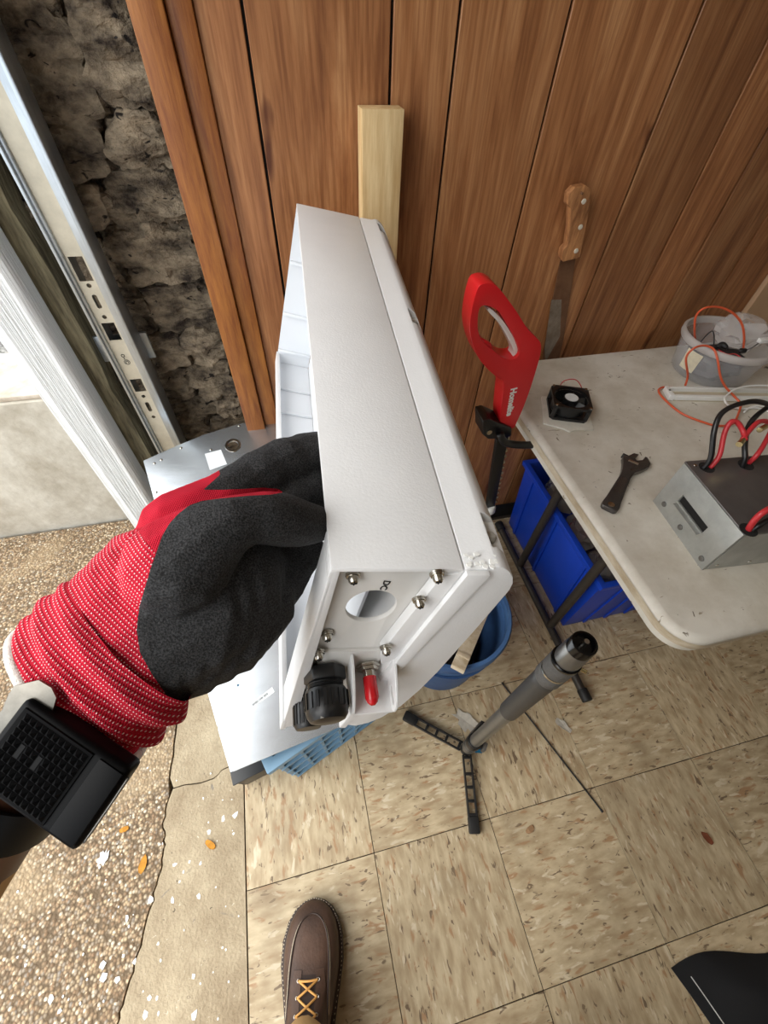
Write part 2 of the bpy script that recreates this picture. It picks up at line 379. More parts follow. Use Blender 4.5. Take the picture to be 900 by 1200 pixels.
M_white_top = mat('scuffed_white_powder_coat', (228, 228, 228), .42, var=.05, vscale=14, bump=.35, bscale=420, dist=.0006, speck=((7, .74, (196, 194, 190), (2, .5, 1)), (16, .78, (150, 148, 144), (.5, 9, 1)), (10, .77, (170, 168, 164), (.8, 14, 1))))
M_white_plain = mat('white_paint_inner', (208, 211, 215), .5)
M_grey_paint = mat('light_grey_paint', (214, 212, 208), .45, var=.05, vscale=30)
M_steel = mat('stainless_steel', (198, 194, 184), .25, 1.0, var=.2, vscale=60)
M_chrome = mat('dark_chrome', (98, 94, 92), .25, .65, var=.3, vscale=30)
M_chrome_l = mat('bright_chrome', (196, 190, 182), .16, 1.0)
M_blackpl = mat('black_plastic', (22, 22, 23), .38, bump=.05, bscale=300)
M_blackgl = mat('black_gloss', (8, 8, 9), .22, spec=.35)
M_clasp = mat('worn_steel_clasp', (124, 120, 112), .38, 1.0, var=.3, vscale=80)
M_devblk = mat('device_black', (7, 7, 8), .4, spec=.08)
M_pyr = mat('black_matte_rubber', (11, 11, 12), .75, spec=.08)
M_redcap = mat('red_vinyl_cap', (186, 24, 32), .25)
M_ink = mat('black_ink', (26, 26, 26), .7)
M_alu = mat('brushed_aluminium', (208, 214, 220), .26, .92, var=.2, vscale=5, bump=.12, bscale=14, stretch=(1, 3, 1), ramp=(.3, .75))
M_alu2 = mat('dull_aluminium', (186, 187, 182), .42, .55, var=.3, vscale=16, bump=.06, bscale=60)
M_alu_dark = mat('dull_aluminium_lid', (118, 113, 111), .36, .6, var=.4, vscale=6)
M_sticker = mat('worn_white_sticker', (228, 233, 236), .6, var=.1, vscale=60)
M_crate = mat('pale_blue_polythene', (124, 162, 190), .5, var=.12, vscale=8)
M_bluebkt = mat('blue_bucket_plastic', (76, 112, 156), .5, vscale=9, col2=(40, 70, 116), ramp=(.3, .8))
M_bluebin = mat('royal_blue_plastic', (16, 62, 176), .4, var=.15, vscale=8)
M_table = mat('soiled_white_polythene', (212, 207, 196), .6, vscale=7, col2=(176, 166, 148), bump=.12, bscale=260, ramp=(.28, .6), detail=10, speck=((60, .70, (104, 92, 76), (1, 1, 1)), (26, .70, (150, 138, 118), (1, 3.5, 1)), (34, .73, (140, 126, 104), (4, 1, 1))))
M_tableedge = mat('soiled_table_edge', (206, 194, 172), .65, vscale=16, col2=(166, 148, 120), bump=.1, bscale=120, stretch=(1, 1, 3))
M_legs = mat('grey_enamel_tube', (66, 60, 54), .45, .3, var=.3, vscale=40)
M_red = mat('red_plastic', (204, 28, 34), .35, bump=.05, bscale=400)
M_whitepl = mat('white_plastic', (226, 226, 222), .45)
M_greypl = mat('grey_steel_bracket', (182, 180, 172), .5, .1, var=.3, vscale=60)
M_pine = mat('raw_pine', (226, 200, 152), .7, vscale=8, stretch=(9, 9, .8), col2=(194, 160, 108), bump=.2, bscale=40)
M_handle = mat('old_wood_handle', (204, 146, 94), .6, vscale=14, stretch=(5, 5, 1), col2=(126, 80, 46), bump=.3, bscale=40)
M_rust = mat('rusty_blade', (140, 104, 76), .5, .3, vscale=12, col2=(96, 64, 44), ramp=(.35, .75))
M_gunmetal = mat('gunmetal_tube', (126, 124, 120), .34, .7, var=.15, vscale=40)
M_knurl = mat('knurled_rubber', (84, 82, 79), .6, bump=.8, bscale=600)
M_carbon = mat('carbon_grip', (56, 54, 52), .5)
M_tealanod = mat('blue_anodised', (50, 130, 180), .3, .8)
M_leather = mat('brown_leather', (92, 66, 50), .55, vscale=16, col2=(58, 40, 30), bump=.25, bscale=220, ramp=(.3, .75))
M_leather2 = mat('dark_leather_welt', (54, 38, 30), .6)
M_stitchm = mat('cream_stitch', (206, 192, 166), .8)
M_lace = mat('tan_lace', (212, 156, 84), .7)
M_khaki = mat('khaki_cotton', (190, 152, 100), .9, var=.12, vscale=20, bump=.4, bscale=700, dist=.0006)
M_sole = mat('rubber_sole', (60, 50, 42), .8)
M_skin = mat('brown_skin', (92, 58, 42), .5, var=.15, vscale=30)
M_jacket = mat('dark_brown_jacket', (48, 38, 34), .85, bump=.3, bscale=500)
M_hair = mat('black_hair', (16, 13, 12), .6)
M_eye = mat('eye_white', (224, 220, 212), .3)
M_coat = mat('black_nitrile_foam', (64, 64, 65), .8, col2=(30, 30, 31), vscale=900, detail=2, bump=.7, bscale=1300, dist=.0006, spec=.3, ramp=(.38, .66))
M_cufftrim = mat('white_cuff_overlock', (226, 220, 212), .9, bump=.8, bscale=900, dist=.0008)
M_blackcloth = mat('black_cloth', (18, 18, 20), .85, bump=.3, bscale=300)
M_clear = mat('clear_plastic', (226, 226, 228), .12, alpha=.20)
M_clearrim = mat('translucent_rim', (206, 200, 196), .35, alpha=.6)
M_bag = mat('plastic_bag', (226, 222, 220), .12, alpha=.34, bump=.5, bscale=60)
M_mess = mat('tangled_parts', (120, 60, 50), .6, vscale=40, col2=(30, 26, 28), ramp=(.42, .55))
M_orangew = mat('orange_cable', (206, 88, 52), .4)
M_redw = mat('red_cable', (186, 46, 52), .4)
M_blackw = mat('black_cable', (20, 20, 21), .35)
M_whitew = mat('white_cable', (232, 232, 230), .4)
M_brass = mat('tinned_lug', (216, 200, 150), .25, 1.0)
M_leaf = mat('dry_leaf', (136, 74, 44), .8, var=.4, vscale=60)
M_flake = mat('white_paint_flake', (240, 240, 236), .7)
M_yellow = mat('ochre_chip', (206, 140, 40), .8, var=.3, vscale=80)
M_residue = mat('plaster_smear', (196, 188, 174), .9, var=.25, vscale=60)
M_fill = mat('fill_light_glow', (255, 250, 240), .5, emit=((255, 246, 228), 2.2))  # glow of the added fill light

# ================================================================ SETTING
# ---- floor: subfloor slab with individual vinyl tiles
TS, OX, OY = .3048, .0173, -.0125
XL = OX-TS                       # tile edge at the doorway
floor = MB().b6(XL, OX+8*TS, OY-9*TS, .925, -.06, -.0032).build('floor', M_sub); tag(floor, 'beige vinyl tiled floor of the workroom', 'floor', kind='structure')
mbt = MB().box((0, 0, -.0016), (TS-.0016, TS-.0016, .0032))
tile0 = mbt.build('tile', M_tile, bevel=.0005, seg=1)
tile_me = tile0.data; bpy.data.objects.remove(tile0)
for i in range(-1, 8):
    for j in range(-9, 3):
        t = bpy.data.objects.new('tile', tile_me); C.objects.link(t)
        t.location = (OX+(i+.5)*TS+random.uniform(-.0004, .0004), OY+(j+.5)*TS, -.0032)
        t.rotation_euler = (0, 0, (math.pi/2 if (i+j) % 2 == 0 else 0)+(math.pi if random.random() < .5 else 0))
        l = t.location.copy(); attach(t, floor)
tag(MB().b6(XL-.0005, -.1315, .9255, 1.30, -.06, -.0032).build('floor_reveal', M_thresh), 'dusty concrete floor in the door reveal', 'floor', kind='structure')
# ---- threshold and apron outside, split along the crack
crack = [(-.470, 1.195), (-.468, .60), (-.473, .368), (-.478, .235), (-.489, .164), (-.479, .119), (-.484, .071), (-.502, .007), (-.521, -.065), (-.538, -.124), (-.546, -.168), (-.56, -.40), (-.55, -2.75)]
def wob(P, k=5, a=.004):
    out = []
    for (x0, y0), (x1, y1) in zip(P, P[1:]):
        for j in range(k):
            t = j/k; out.append((x0+(x1-x0)*t+(random.uniform(-a, a) if j else 0), y0+(y1-y0)*t))
    return out+[P[-1]]
cr = wob(crack)
g = .0022
ap = MB().prism([Vector((x-g, y, -.05)) for x, y in cr]+[Vector((-9, -2.75, -.05)), Vector((-9, 1.195, -.05))], (0, 0, .047))
tag(ap.build('ground', M_peb), 'exposed aggregate paving outside the doorway', 'paving', kind='structure')
br = wob([(-.478, .235), (-.442, .237), (-.40, .232), (-.367, .235), (-.345, .25), (XL-.003, .262)], 4, .003)
up = [(x+g, y) for x, y in cr if y > .237][::1]
lo_ = [(x+g, y) for x, y in cr if y < .233]
th1 = MB().prism([Vector((x, y, -.05)) for x, y in up]+[Vector((x, y+g*.7, -.05)) for x, y in br[1:]]+[Vector((XL-.001, 1.195, -.05))], (0, 0, .046))
th2 = MB().prism([Vector((x, y, -.05)) for x, y in lo_]+[Vector((XL-.001, -2.75, -.05))]+[Vector((x, y-g*.7, -.05)) for x, y in br[:0:-1]], (0, 0, .048))
tag(th1.build('threshold_1', M_thresh), 'cracked concrete doorway threshold beside the stone jamb', 'threshold', kind='structure')
tag(th2.build('threshold_2', M_thresh), 'cracked concrete doorway threshold beside the tiles', 'threshold', kind='structure')
tag(MB().b6(-9, XL, -2.75, 1.195, -.12, -.051).build('ground_base', M_sub), 'dark soil bed under the cracked paving', 'ground', kind='structure')
# ---- low concrete wall and gravel bank outside
tag(MB().b6(-9, -.50, 1.205, 1.50, -.1, .55).build('wall_outside', M_conc, bevel=.008), 'weathered low concrete retaining wall outside', 'wall', kind='structure')
tag(MB().b6(-9, -.50, 1.215, 1.46, .5505, .566).build('trim_1', M_conc_top, bevel=.006), 'pale top of the low concrete wall, lit look in its colour', 'wall cap', kind='structure')
mb = MB(); nx, ny = 40, 20
vs = [Vector((-9+8.5*i/nx, 1.46+5*j/ny, .50+.015*noise.noise(Vector((i*1.7, j*1.3, 0))))) for j in range(ny+1) for i in range(nx+1)]
mb.add(vs, [(j*(nx+1)+i, j*(nx+1)+i+1, (j+1)*(nx+1)+i+1, (j+1)*(nx+1)+i) for j in range(ny) for i in range(nx)])
tag(mb.build('ground_upper', M_gravel, smooth=True), 'grey gravel bank behind the low concrete wall', 'gravel', kind='structure')

# ---- panelled wall: backing and separate boards
WY = .92
wall = MB().b6(-.131, 2.46, WY+.006, WY+.36, -.0, 2.5).build('wall_back', M_groove); tag(wall, 'dark walnut panelled wall behind the folding table', 'wall', kind='structure')
gx = [-.052, .0145, .2265, .330, .510, .743, .902, 1.008, 1.145, 1.272]
for a, b in zip(gx, gx[1:]):
    o = MB().b6(a+.0022, b-.0022, WY-.001, WY+.0062, .0, 2.5).build('board', M_panel, wall, bevel=.0012, seg=1)
tag(MB().b6(1.272, 2.45, WY-.014, WY+.0055, .0, 2.5).build('wall_board_right', M_tan, None, bevel=.002), 'plain tan wall board at the end of the panelling', 'wall', kind='structure')
tr = MB().b6(-.131, -.086, WY-.022, WY+.0055, 0, 2.5).build('trim_2', M_orange, None, bevel=.003); tag(tr, 'orange stained corner trim beside the bare stone', 'trim', kind='structure')
MB().b6(-.0855, -.0502, WY-.010, WY+.0055, 0, 2.5).build('moulding', M_orange, tr, bevel=.004)
tag(MB().b6(-.05, 1.27, WY-.007, WY-.0015, 0, .075).build('baseboard_back', M_black_rub, None, bevel=.002), 'black rubber baseboard under the panelling', 'baseboard', kind='structure')
# ---- rough stone reveal
st = MB().b6(-.50, -.133, 1.045, 1.6, -.1, 2.6).build('wall_stone', M_mortar); tag(st, 'crumbling exposed stone masonry in the door reveal', 'wall', kind='structure')
def stone(c, s, seed, parent):
    bm = bmesh.new(); bmesh.ops.create_cube(bm, size=1); bmesh.ops.subdivide_edges(bm, edges=bm.edges, cuts=11, use_grid_fill=True)
    sd = Vector((seed*3.1, seed*1.7, seed*.9))
    for v in bm.verts:
        p = v.co*2; q = Vector((p.x/(1+.22*abs(p.y*p.z)), p.y/(1+.22*abs(p.x*p.z)), p.z/(1+.22*abs(p.x*p.y))))
        q = q*.5; q = Vector((q.x*s[0], q.y*s[1], q.z*s[2]))
        qs = Vector((q.x*.7, q.y, q.z*1.9)); k = noise.fractal(qs*13+sd, .8, 2.1, 6); k2 = abs(noise.noise(qs*34+sd)); k3 = noise.noise(q*95+sd)
        q += q.normalized()*(k*.024-k2*.016+k3*.004+.004); v.co = q
    me = bpy.data.meshes.new('stone'); bm.to_mesh(me); bm.free(); me.materials.append(M_stone)
    for p in me.polygons: p.use_smooth = True
    try: me.set_sharp_from_angle(angle=math.radians(32))
    except Exception: pass
    o = bpy.data.objects.new('stone', me); C.objects.link(o); o.location = c; o.rotation_euler = (0, random.uniform(-.08, .08), 0); attach(o, parent)
z = -.02; k = 0
while z < 2.3:
    h = random.uniform(.055, .13); x = -.50+random.uniform(-.02, 0)
    while x < -.16:
        wd = min(random.uniform(.09, .2), -.137-x)
        if wd > .03: stone((x+wd/2, 1.060+random.uniform(-.006, .016), z+h/2), (wd*1.08, .10, h*1.12), k, st); k += 1
        x += wd+.006
    z += h+.006
# ---- galvanised stud, weathered timber, white casing on the reveal
stud = tag(MB().b6(0, 1, 0, 1, 0, 1).build('tmp', M_web), None)
bpy.data.objects.remove(stud)
sxa, sxb, sy = -.366, -.312, .925
stud = thing('metal_stud', ((sxa+sxb)/2, sy, 0), 'galvanised steel channel stud with punched slots in the door reveal', 'stud')
web = MB().b6(sxa+.006, sxb-.015, sy+.004, sy+.006, -.003, 2.4).build('web', M_web)
cuts = []
def holepx(px, py): return Py(px, py, sy+.005)
for (px, py, hw, hh) in ((98, 315, .014, .021), (137, 388, .014, .0185), (166, 451, .014, .0165), (60, 240, .014, .02)):
    p = holepx(px, py)
    if (px, py) == (60, 240): continue
    cuts.append(MB().b6((sxa+sxb)/2-.0165, (sxa+sxb)/2+.0075, sy-.01, sy+.02, p.z-hh, p.z+hh))
for (px, py) in ((120, 353), (179, 476), (214, 548)):
    zc = holepx(px, py).z; xc = (sxa+sxb)/2-.0045
    for dz, r in ((.030, .0042), (-.030, .0042)):
        cuts.append(MB().cyl((xc, sy-.01, zc+dz), (xc, sy+.02, zc+dz), r, n=12))
    m_ = MB(); m_.prism([Vector((xc+.0045*math.cos(a)*1.0, sy-.01, zc+(.009 if math.sin(a) > 0 else -.009)+.0045*math.sin(a))) for a in [2*math.pi*i/16 for i in range(16)]], (0, .03, 0)); cuts.append(m_)
cut(web, cuts); attach(web, stud)
def flange(name, x0, x1):
    MB().b6(x0, x1, sy-.002, sy+.050, -.003, 2.4).build(name, M_galv, stud, bevel=.0025)
flange('flange', sxb-.015, sxb+.004); flange('flange', sxa-.004, sxa+.006)
MB().b6(sxa-.004, sxa+.001, sy-.009, sy-.0022, -.003, 2.4).build('return_lip', M_galv, stud, bevel=.001)
MB().b6(sxb-.0035, sxb+.004, sy-.006, sy-.0022, -.003, 2.4).build('return_lip', M_galv, stud, bevel=.002)
zc = Py(148, 422, sy).z
text_mesh('logo_stamp', 'o-\u00a9', .016, ((sxa+sxb)/2-.0045, sy+.0036, zc), (0, 0, -1), (1, 0, 0), M_ink, stud)
clip = MB().b6(-.412, -.296, sy+.0525, sy+.060, zc-.03, zc+.03).build('wall_clip', M_galv, None, bevel=.002)
tag(clip, 'short galvanised clip plate behind the metal stud', 'bracket')
mb = MB(); rr = []
for j in range(41):
    zz = -.003+2.4*j/40; dx = .004*noise.noise(Vector((zz*6, 1, 0)))+.004*noise.noise(Vector((zz*19, 5, 0)))
    if noise.noise(Vector((zz*9, 7, 2))) > .25: dx -= .008
    rr.append([Vector((-.52, .958, zz)), Vector((-.408+dx, .958, zz)), Vector((-.400+dx, .995, zz)), Vector((-.52, .995, zz))])
mb.loft(rr); tag(mb.build('timber_jamb', M_oldwood, None), 'weathered grey timber jamb behind the white casing', 'jamb')
cs = thing('door_casing', (-.483, .92, 0), 'white painted wood-grain door casing at the outer edge', 'casing')
prof = [(-.443, .953), (-.443, .918), (-.448, .906), (-.458, .900), (-.463, .9015)]
xx = -.463
for i in range(7):
    prof += [(xx-.0015, .9025), (xx-.0062, .9012), (xx-.0072, .9035)]; xx -= .0075
prof += [(-.524, .905), (-.526, .953)]
MB().prism([Vector((x, y, -.003)) for x, y in prof], (0, 0, 2.4)).build('casing_board', M_white_casing, cs, bevel=.0008, seg=1)
MB().b6(-.540, -.5263, .915, .953, -.003, 2.4).build('edge_strip', M_white_casing, cs, bevel=.002)

# ---- the rest of the room shell (outside the picture)
tag(MB().b6(-.52, -.30, -2.75, -.95, 0, 2.5).build('wall_left', M_plaster), 'plain plaster wall beside the doorway', 'wall', kind='structure')
tag(MB().b6(-.52, -.30, -.95, .90, 2.12, 2.5).build('wall_left_header', M_plaster), 'plaster wall over the doorway', 'wall', kind='structure')
tag(MB().b6(2.46, 2.56, -2.75, .92, 0, 2.5).build('wall_right', M_plaster), 'plain plaster wall at the far side', 'wall', kind='structure')
tag(MB().b6(-.52, 2.56, -2.86, -2.76, 0, 2.5).build('wall_front', M_plaster), 'plain plaster wall behind the photographer', 'wall', kind='structure')
tag(MB().b6(-.52, 2.56, -2.86, 1.02, 2.5, 2.6).build('ceiling', M_ceil), 'plain white ceiling', 'ceiling', kind='structure')
lm = thing('fill_light', (1.0, -.7, 2.42), 'added fill light in batten form on the ceiling, out of view', 'fill light')  # added out of view to lift the light inside the room
MB().b6(.4, 1.6, -.78, -.62, 2.44, 2.499).build('housing', M_whitepl, lm, bevel=.004)
MB().b6(.43, 1.57, -.76, -.64, 2.41, 2.4395).build('fill_panel', M_fill, lm, bevel=.006)

# ================================================================ THINGS
TZ = .74
# ---- folding table
tb = thing('folding_table', (1.4, .5, 0), 'long white plastic folding table with soiled rounded top against the panelled wall', 'table')
def rrect(x0, x1, y0, y1, r, z, n=8, rb=0.0):
    P = []; r0 = r; rq = r+rb
    for cx, cy, a0, r in ((x1-r0, y1-r0, 0, r0), (x0+rq, y1-rq, 90, rq), (x0+r0, y0+r0, 180, r0), (x1-r0, y0+r0, 270, r0)):
        for i in range(n+1):
            a = math.radians(a0+90*i/n); P.append(Vector((cx+r*math.cos(a), cy+r*math.sin(a), z)))
    return P
x0, x1, y0, y1 = .497, 2.33, .118, .878
rings = []
for ins, z in ((.012, TZ-.048), (.004, TZ-.046), (.003, TZ-.030), (.0, TZ-.028), (.0, TZ-.010), (.004, TZ-.004), (.010, TZ-.0005), (.013, TZ)):
    rings.append(rrect(x0+ins, x1-ins, y0+ins, y1-ins, .055-ins, z, rb=.045))
mb = MB(); mb.loft(rings)
mb.build('table_top', [M_table], tb, smooth=True, autosmooth=50)
# edge skirt band (slightly proud, dirtier)
ring2 = [rrect(x0-.0012, x1+.0012, y0-.0012, y1+.0012, .0562, z, rb=.045) for z in (TZ-.0275, TZ-.012)]
MB().loft(ring2, cap=False).build('edge_band', M_tableedge, tb, smooth=True)
for lx in (.715, 2.11):
    fr = MB().tube([(lx, .215, .0135), (lx, .30, .0135), (lx, .70, .0135), (lx, .845, .0135)], .0125, 10).build('foot_bar', M_legs, tb, smooth=True, autosmooth=60)
    for yy in (.43, .67):
        MB().tube([(lx, yy, .026), (lx, yy, .35), (lx, yy, TZ-.049)], .0135, 10).build('leg', M_legs, tb, smooth=True, autosmooth=60)
    for yy in (.205, .855):
        MB().cyl((lx, yy-.018, .0155), (lx, yy+.018, .0155), .0155, n=12).build('rubber_foot', M_black_rub, tb, bevel=.003)
    MB().tube([(lx, .43, .50), (lx, .55, .50), (lx, .67, .50)], .009, 8).build('cross_brace', M_legs, tb, smooth=True, autosmooth=60)

# ---- cooling fan on bracket
def Rz(a): return Matrix.Rotation(math.radians(a), 3, 'Z')
fc = Pz(668, 470, TZ+.03); fa = -22
fan = thing('cooling_fan', (fc.x, fc.y, TZ), 'square black cooling fan on a grey bracket near the table corner', 'fan')
R = Rz(fa); c = Vector((fc.x, fc.y, TZ))
def L(x, y, z, R=R, c=c): return c+R @ Vector((x, y, z))
br = MB()
br.prism([L(-.054, -.056, .0005), L(-.012, -.066, .0005), L(.0, -.074, .0005), L(.012, -.066, .0005), L(.054, -.056, .0005), L(.050, .046, .0005), L(-.050, .046, .0005)], (0, 0, .004))
br.build('bracket', mat('pale_bracket', (222, 218, 206), .6, var=.15, vscale=60), fan, bevel=.001)
for z0, z1 in ((.0055, .0115), (.0345, .0405)):
    fr = MB().prism([L(*p, z0) for p in ((-.041, -.034), (-.034, -.041), (.034, -.041), (.041, -.034), (.041, .034), (.034, .041), (-.034, .041), (-.041, .034))], (0, 0, z1-z0)).build('frame', M_blackpl)
    cut(fr, [MB().cyl(L(0, 0, z0-.01), L(0, 0, z1+.01), .0375, n=32)]); attach(fr, fan)
for sx_ in (-1, 1):
    for sy_ in (-1, 1):
        MB().cyl(L(sx_*.0355, sy_*.0355, .0112), L(sx_*.0355, sy_*.0355, .0348), .0048, n=10).build('corner_post', M_blackpl, fan)
        MB().cyl(L(sx_*.0355, sy_*.0355, .0405), L(sx_*.0355, sy_*.0355, .0425), .0032, n=10).build('screw', M_steel, fan)
sh = MB(); rg = []
for z_, r_ in ((.0118, .0372), (.0345, .0372)): rg.append([L(r_*math.cos(2*math.pi*i/28), r_*math.sin(2*math.pi*i/28), z_) for i in range(28)])
sh.loft(rg, cap=False).build('shroud', M_blackpl, fan, smooth=True)
hub = MB().cyl(L(0, 0, .0065), L(0, 0, .0395), .0165, n=24).build('hub', M_blackpl, fan, bevel=.001)
MB().cyl(L(0, 0, .0396), L(0, 0, .0402), .0145, n=24).build('hub_label', M_sticker, hub)
for i in range(7):
    a = 2*math.pi*i/7; P = []
    for s, t in ((-.008, .010), (.008, .030)): P.append((s, t))
    mb = MB(); vs = []
    for rad, tw in ((.0165, .6), (.036, .35)):
        for t in (-1, 1):
            aa = a+t*tw; vs.append(L(rad*math.cos(aa), rad*math.sin(aa), .0225+t*.010)); vs.append(L(rad*math.cos(aa), rad*math.sin(aa), .0237+t*.010))
    mb.add(vs, [(0, 2, 6, 4), (1, 5, 7, 3), (0, 1, 3, 2), (4, 6, 7, 5), (0, 4, 5, 1), (2, 3, 7, 6)]).build('blade', M_blackpl, fan)
MB().tube([L(-.02, .043, .02), L(-.015, .05, .045), L(.01, .052, .052), L(.03, .046, .036), L(.034, .044, .02)], .0011, 6).build('lead_wire', M_redw, fan, smooth=True)

# ---- adjustable wrench
p0 = Pz(711, 600, TZ); p1 = Pz(741, 541, TZ)
ax = (p1-p0).normalized(); ay = Vector((-ax.y, ax.x, 0)); Lw = (p1-p0).length
wr = thing('adjustable_wrench', (p0.x, p0.y, TZ), 'dark chrome adjustable wrench lying across the table edge', 'wrench')
def W(a, b, z=0): return p0+ax*a+ay*b+Vector((0, 0, z+.0008))
k = Lw
body = [(0, -.011), (.004, -.0145), (.012, -.0155), (.03, -.0135), (k*.62, -.0098), (k*.74, -.0125), (k*.84, -.023), (k*.95, -.031), (k*1.02, -.030), (k*1.10, -.021), (k*1.105, -.016), (k*1.02, -.0145), (k*.97, -.006), (k*.965, .019), (k*.92, .021), (k*.84, .016), (k*.72, .0115), (k*.62, .0098), (.03, .0135), (.012, .0155), (.004, .0145), (0, .011)]
MB().prism([W(a, b) for a, b in body], (0, 0, .011)).build('handle_and_fixed_jaw', M_chrome, wr, bevel=.0022)
MB().prism([W(k*.985, -.004), W(k*1.0, -.001), W(k*1.10, -.004), W(k*1.085, .006), W(k*1.0, .012), W(k*1.005, .0235), W(k*.967, .0235), W(k*.967, -.004)], (0, 0, .010)).build('movable_jaw', M_chrome, wr, bevel=.0015)
kn = MB().cyl(W(k*.905, -.011, .0075), W(k*.905, .009, .0075), .0052, n=14).build('adjusting_screw', M_chrome_l, wr, bevel=.0008)
rec = MB().prism([W(k*.10, -.0072, .0105), W(k*.14, -.0095, .0105), W(k*.56, -.0062, .0105), W(k*.58, 0, .0105), W(k*.56, .0062, .0105), W(k*.14, .0095, .0105), W(k*.10, .0072, .0105)], (0, 0, .0012)).build('handle_panel', M_chrome, wr, bevel=.0004)
ho = MB().cyl(W(k*.06, 0, .0106), W(k*.06, 0, .0118), .0062, n=18).build('hang_hole_rim', M_chrome_l, wr, bevel=.0004)

# ---- aluminium box with cables
bx0 = Pz(765, 587, TZ); bx1 = Pz(822, 668, TZ)
ey = (bx0-bx1).normalized(); ex = Vector((ey.y, -ey.x, 0)); WB = (bx0-bx1).length; LB = .30; HB = .100
def Bx(x, y, z): return bx1+ex*x+ey*y+Vector((0, 0, z))
ab = thing('aluminium_box', tuple(Bx(LB/2, WB/2, 0)), 'dull aluminium electronics box with cables coming out of its lid', 'box')
RB = Matrix((ex, ey, Vector((0, 0, 1)))).transposed()
ep = MB().box(Bx(.0015, WB/2, HB/2), (.003, WB, HB), RB).build('end_panel', M_alu2)
cut(ep, [MB().box(Bx(0, WB*.52, HB*.52), (.02, WB*.46, .016), RB)]); attach(ep, ab)
MB().box(Bx(.0045, WB*.52, HB*.52), (.0024, WB*.5, .03), RB).build('slot_backing', M_dark, ab)
MB().box(Bx(-.004, WB*.52, HB*.40), (.008, WB*.44, .0015), RB).build('slot_lip', M_alu2, ab)
MB().box(Bx(.006+(LB-.006)/2, .0015, HB/2-.001), (LB-.006, .003, HB-.004), RB).build('side_panel', M_alu2, ab)
MB().box(Bx(.006+(LB-.006)/2, WB-.0015, HB/2-.001), (LB-.006, .003, HB-.004), RB).build('side_panel', M_alu2, ab)
MB().box(Bx(LB-.0015, WB/2, HB/2-.001), (.003, WB-.008, HB-.004), RB).build('end_panel', M_alu2, ab)
MB().box(Bx(LB/2, WB/2, .002), (LB-.01, WB-.008, .003), RB).build('base_panel', M_alu2, ab)
lid = MB().box(Bx(LB/2+.001, WB/2, HB+.0015), (LB, WB+.002, .003), RB).build('lid', M_alu_dark, ab, bevel=.0006)
for y_, z_ in ((.012, .10), (.5, .12), (.90, .13)):
    MB().lathe(Bx(-.0001, WB*(y_*.86+.08), HB*(z_+.04)), -ex, [(0, .0052), (.0014, .0050), (.0022, .003)], 12).build('screw', M_gunmetal, ab, smooth=True, autosmooth=40)
for x_ in (.02, .08, .14):
    MB().lathe(Bx(x_, -.0001, .012), -ey, [(0, .003), (.001, .0026)], 10).build('rivet', M_steel, ab)
MB().lathe(Bx(.012, WB-.01, HB+.003), (0, 0, 1), [(0, .003), (.0012, .0024)], 10).build('rivet', M_steel, lid)
MB().lathe(Bx(.014, .012, HB+.003), (0, 0, 1), [(0, .003), (.0012, .0024)], 10).build('rivet', M_steel, lid)
TB = TZ+HB+.003
def cable(name, pts, r, m, parent=None):
    return MB().tube([Pz(*p) for p in pts], r, 8, sm=6).build(name, m, parent, smooth=True)
holes = [(828, 548), (874, 545), (877, 621)]
for hx, hy in holes:
    p = Pz(hx, hy, TB); MB().lathe(p-Vector((0, 0, .0004)), (0, 0, 1), [(0, .0125), (.001, .0125)], 18).build('cable_hole', M_dark, lid)
cable('cable', [(824, 549, TB), (833, 536, TB+.02), (837, 505, TB+.055), (846, 484, TB+.075), (868, 473, TB+.085), (895, 472, TB+.08), (930, 490, TB+.03)], .0042, M_blackw, ab)
cable('cable', [(832, 548, TB), (843, 534, TB+.02), (849, 508, TB+.045), (856, 495, TB+.06), (864, 495, TB+.06), (871, 506, TB+.05), (873, 516, TB+.045)], .004, M_redw, ab)
MB().cyl(Pz(872, 514, TB+.045), Pz(866, 521, TB+.043), .0042, .005, n=10).build('cable_lug', M_brass, ab)
cable('cable', [(870, 547, TB), (873, 537, TB+.015), (873, 520, TB+.03), (877, 500, TB+.045), (890, 484, TB+.06), (915, 468, TB+.06)], .0042, M_blackw, ab)
cable('cable', [(877, 543, TB), (888, 532, TB+.02), (898, 516, TB+.03), (905, 500, TB+.04), (898, 494, TB+.05), (888, 495, TB+.055), (878, 505, TB+.05), (870, 515, TB+.045)], .004, M_redw, ab)
MB().cyl(Pz(897, 500, TB+.05), Pz(890, 504, TB+.05), .0045, .0045, n=10).build('cable_lug', M_brass, ab)
cable('cable', [(877, 621, TB), (884, 610, TB+.02), (895, 600, TB+.035), (915, 590, TB+.04)], .0045, M_redw, ab)
cable('cable', [(881, 622, TB), (892, 614, TB+.012), (915, 602, TB+.02)], .004, M_blackw, ab)

# ---- clear tub with wires
tc_, tr_ = Vector((1.048, .744, TZ)), .100
tub = thing('plastic_tub', tuple(tc_), 'clear round plastic tub full of wires with a paper label', 'tub')
MB().lathe(tc_, (0, 0, 1), [(.001, .001), (.001, .080), (.004, .086), (.078, .0985), (.078, .0965), (.0065, .0845), (.003, .078), (.003, .001)], 40, cap=False).build('tub_wall', M_clear, tub, smooth=True)
MB().lathe(tc_, (0, 0, 1), [(.079, .0967), (.079, .1035), (.083, .1055), (.093, .1055), (.0955, .103), (.0955, .0985), (.092, .0967), (.079, .0967)], 40, cap=False).build('rim', M_clearrim, tub, smooth=True, autosmooth=50)
def on_tub(a, z, off=.0008):
    r = .086+(.0985-.086)*(z-.004)/.074+off; return tc_+Vector((r*math.cos(a), r*math.sin(a), z))
mb = MB(); a0 = math.radians(187); rows = 5; vs = []
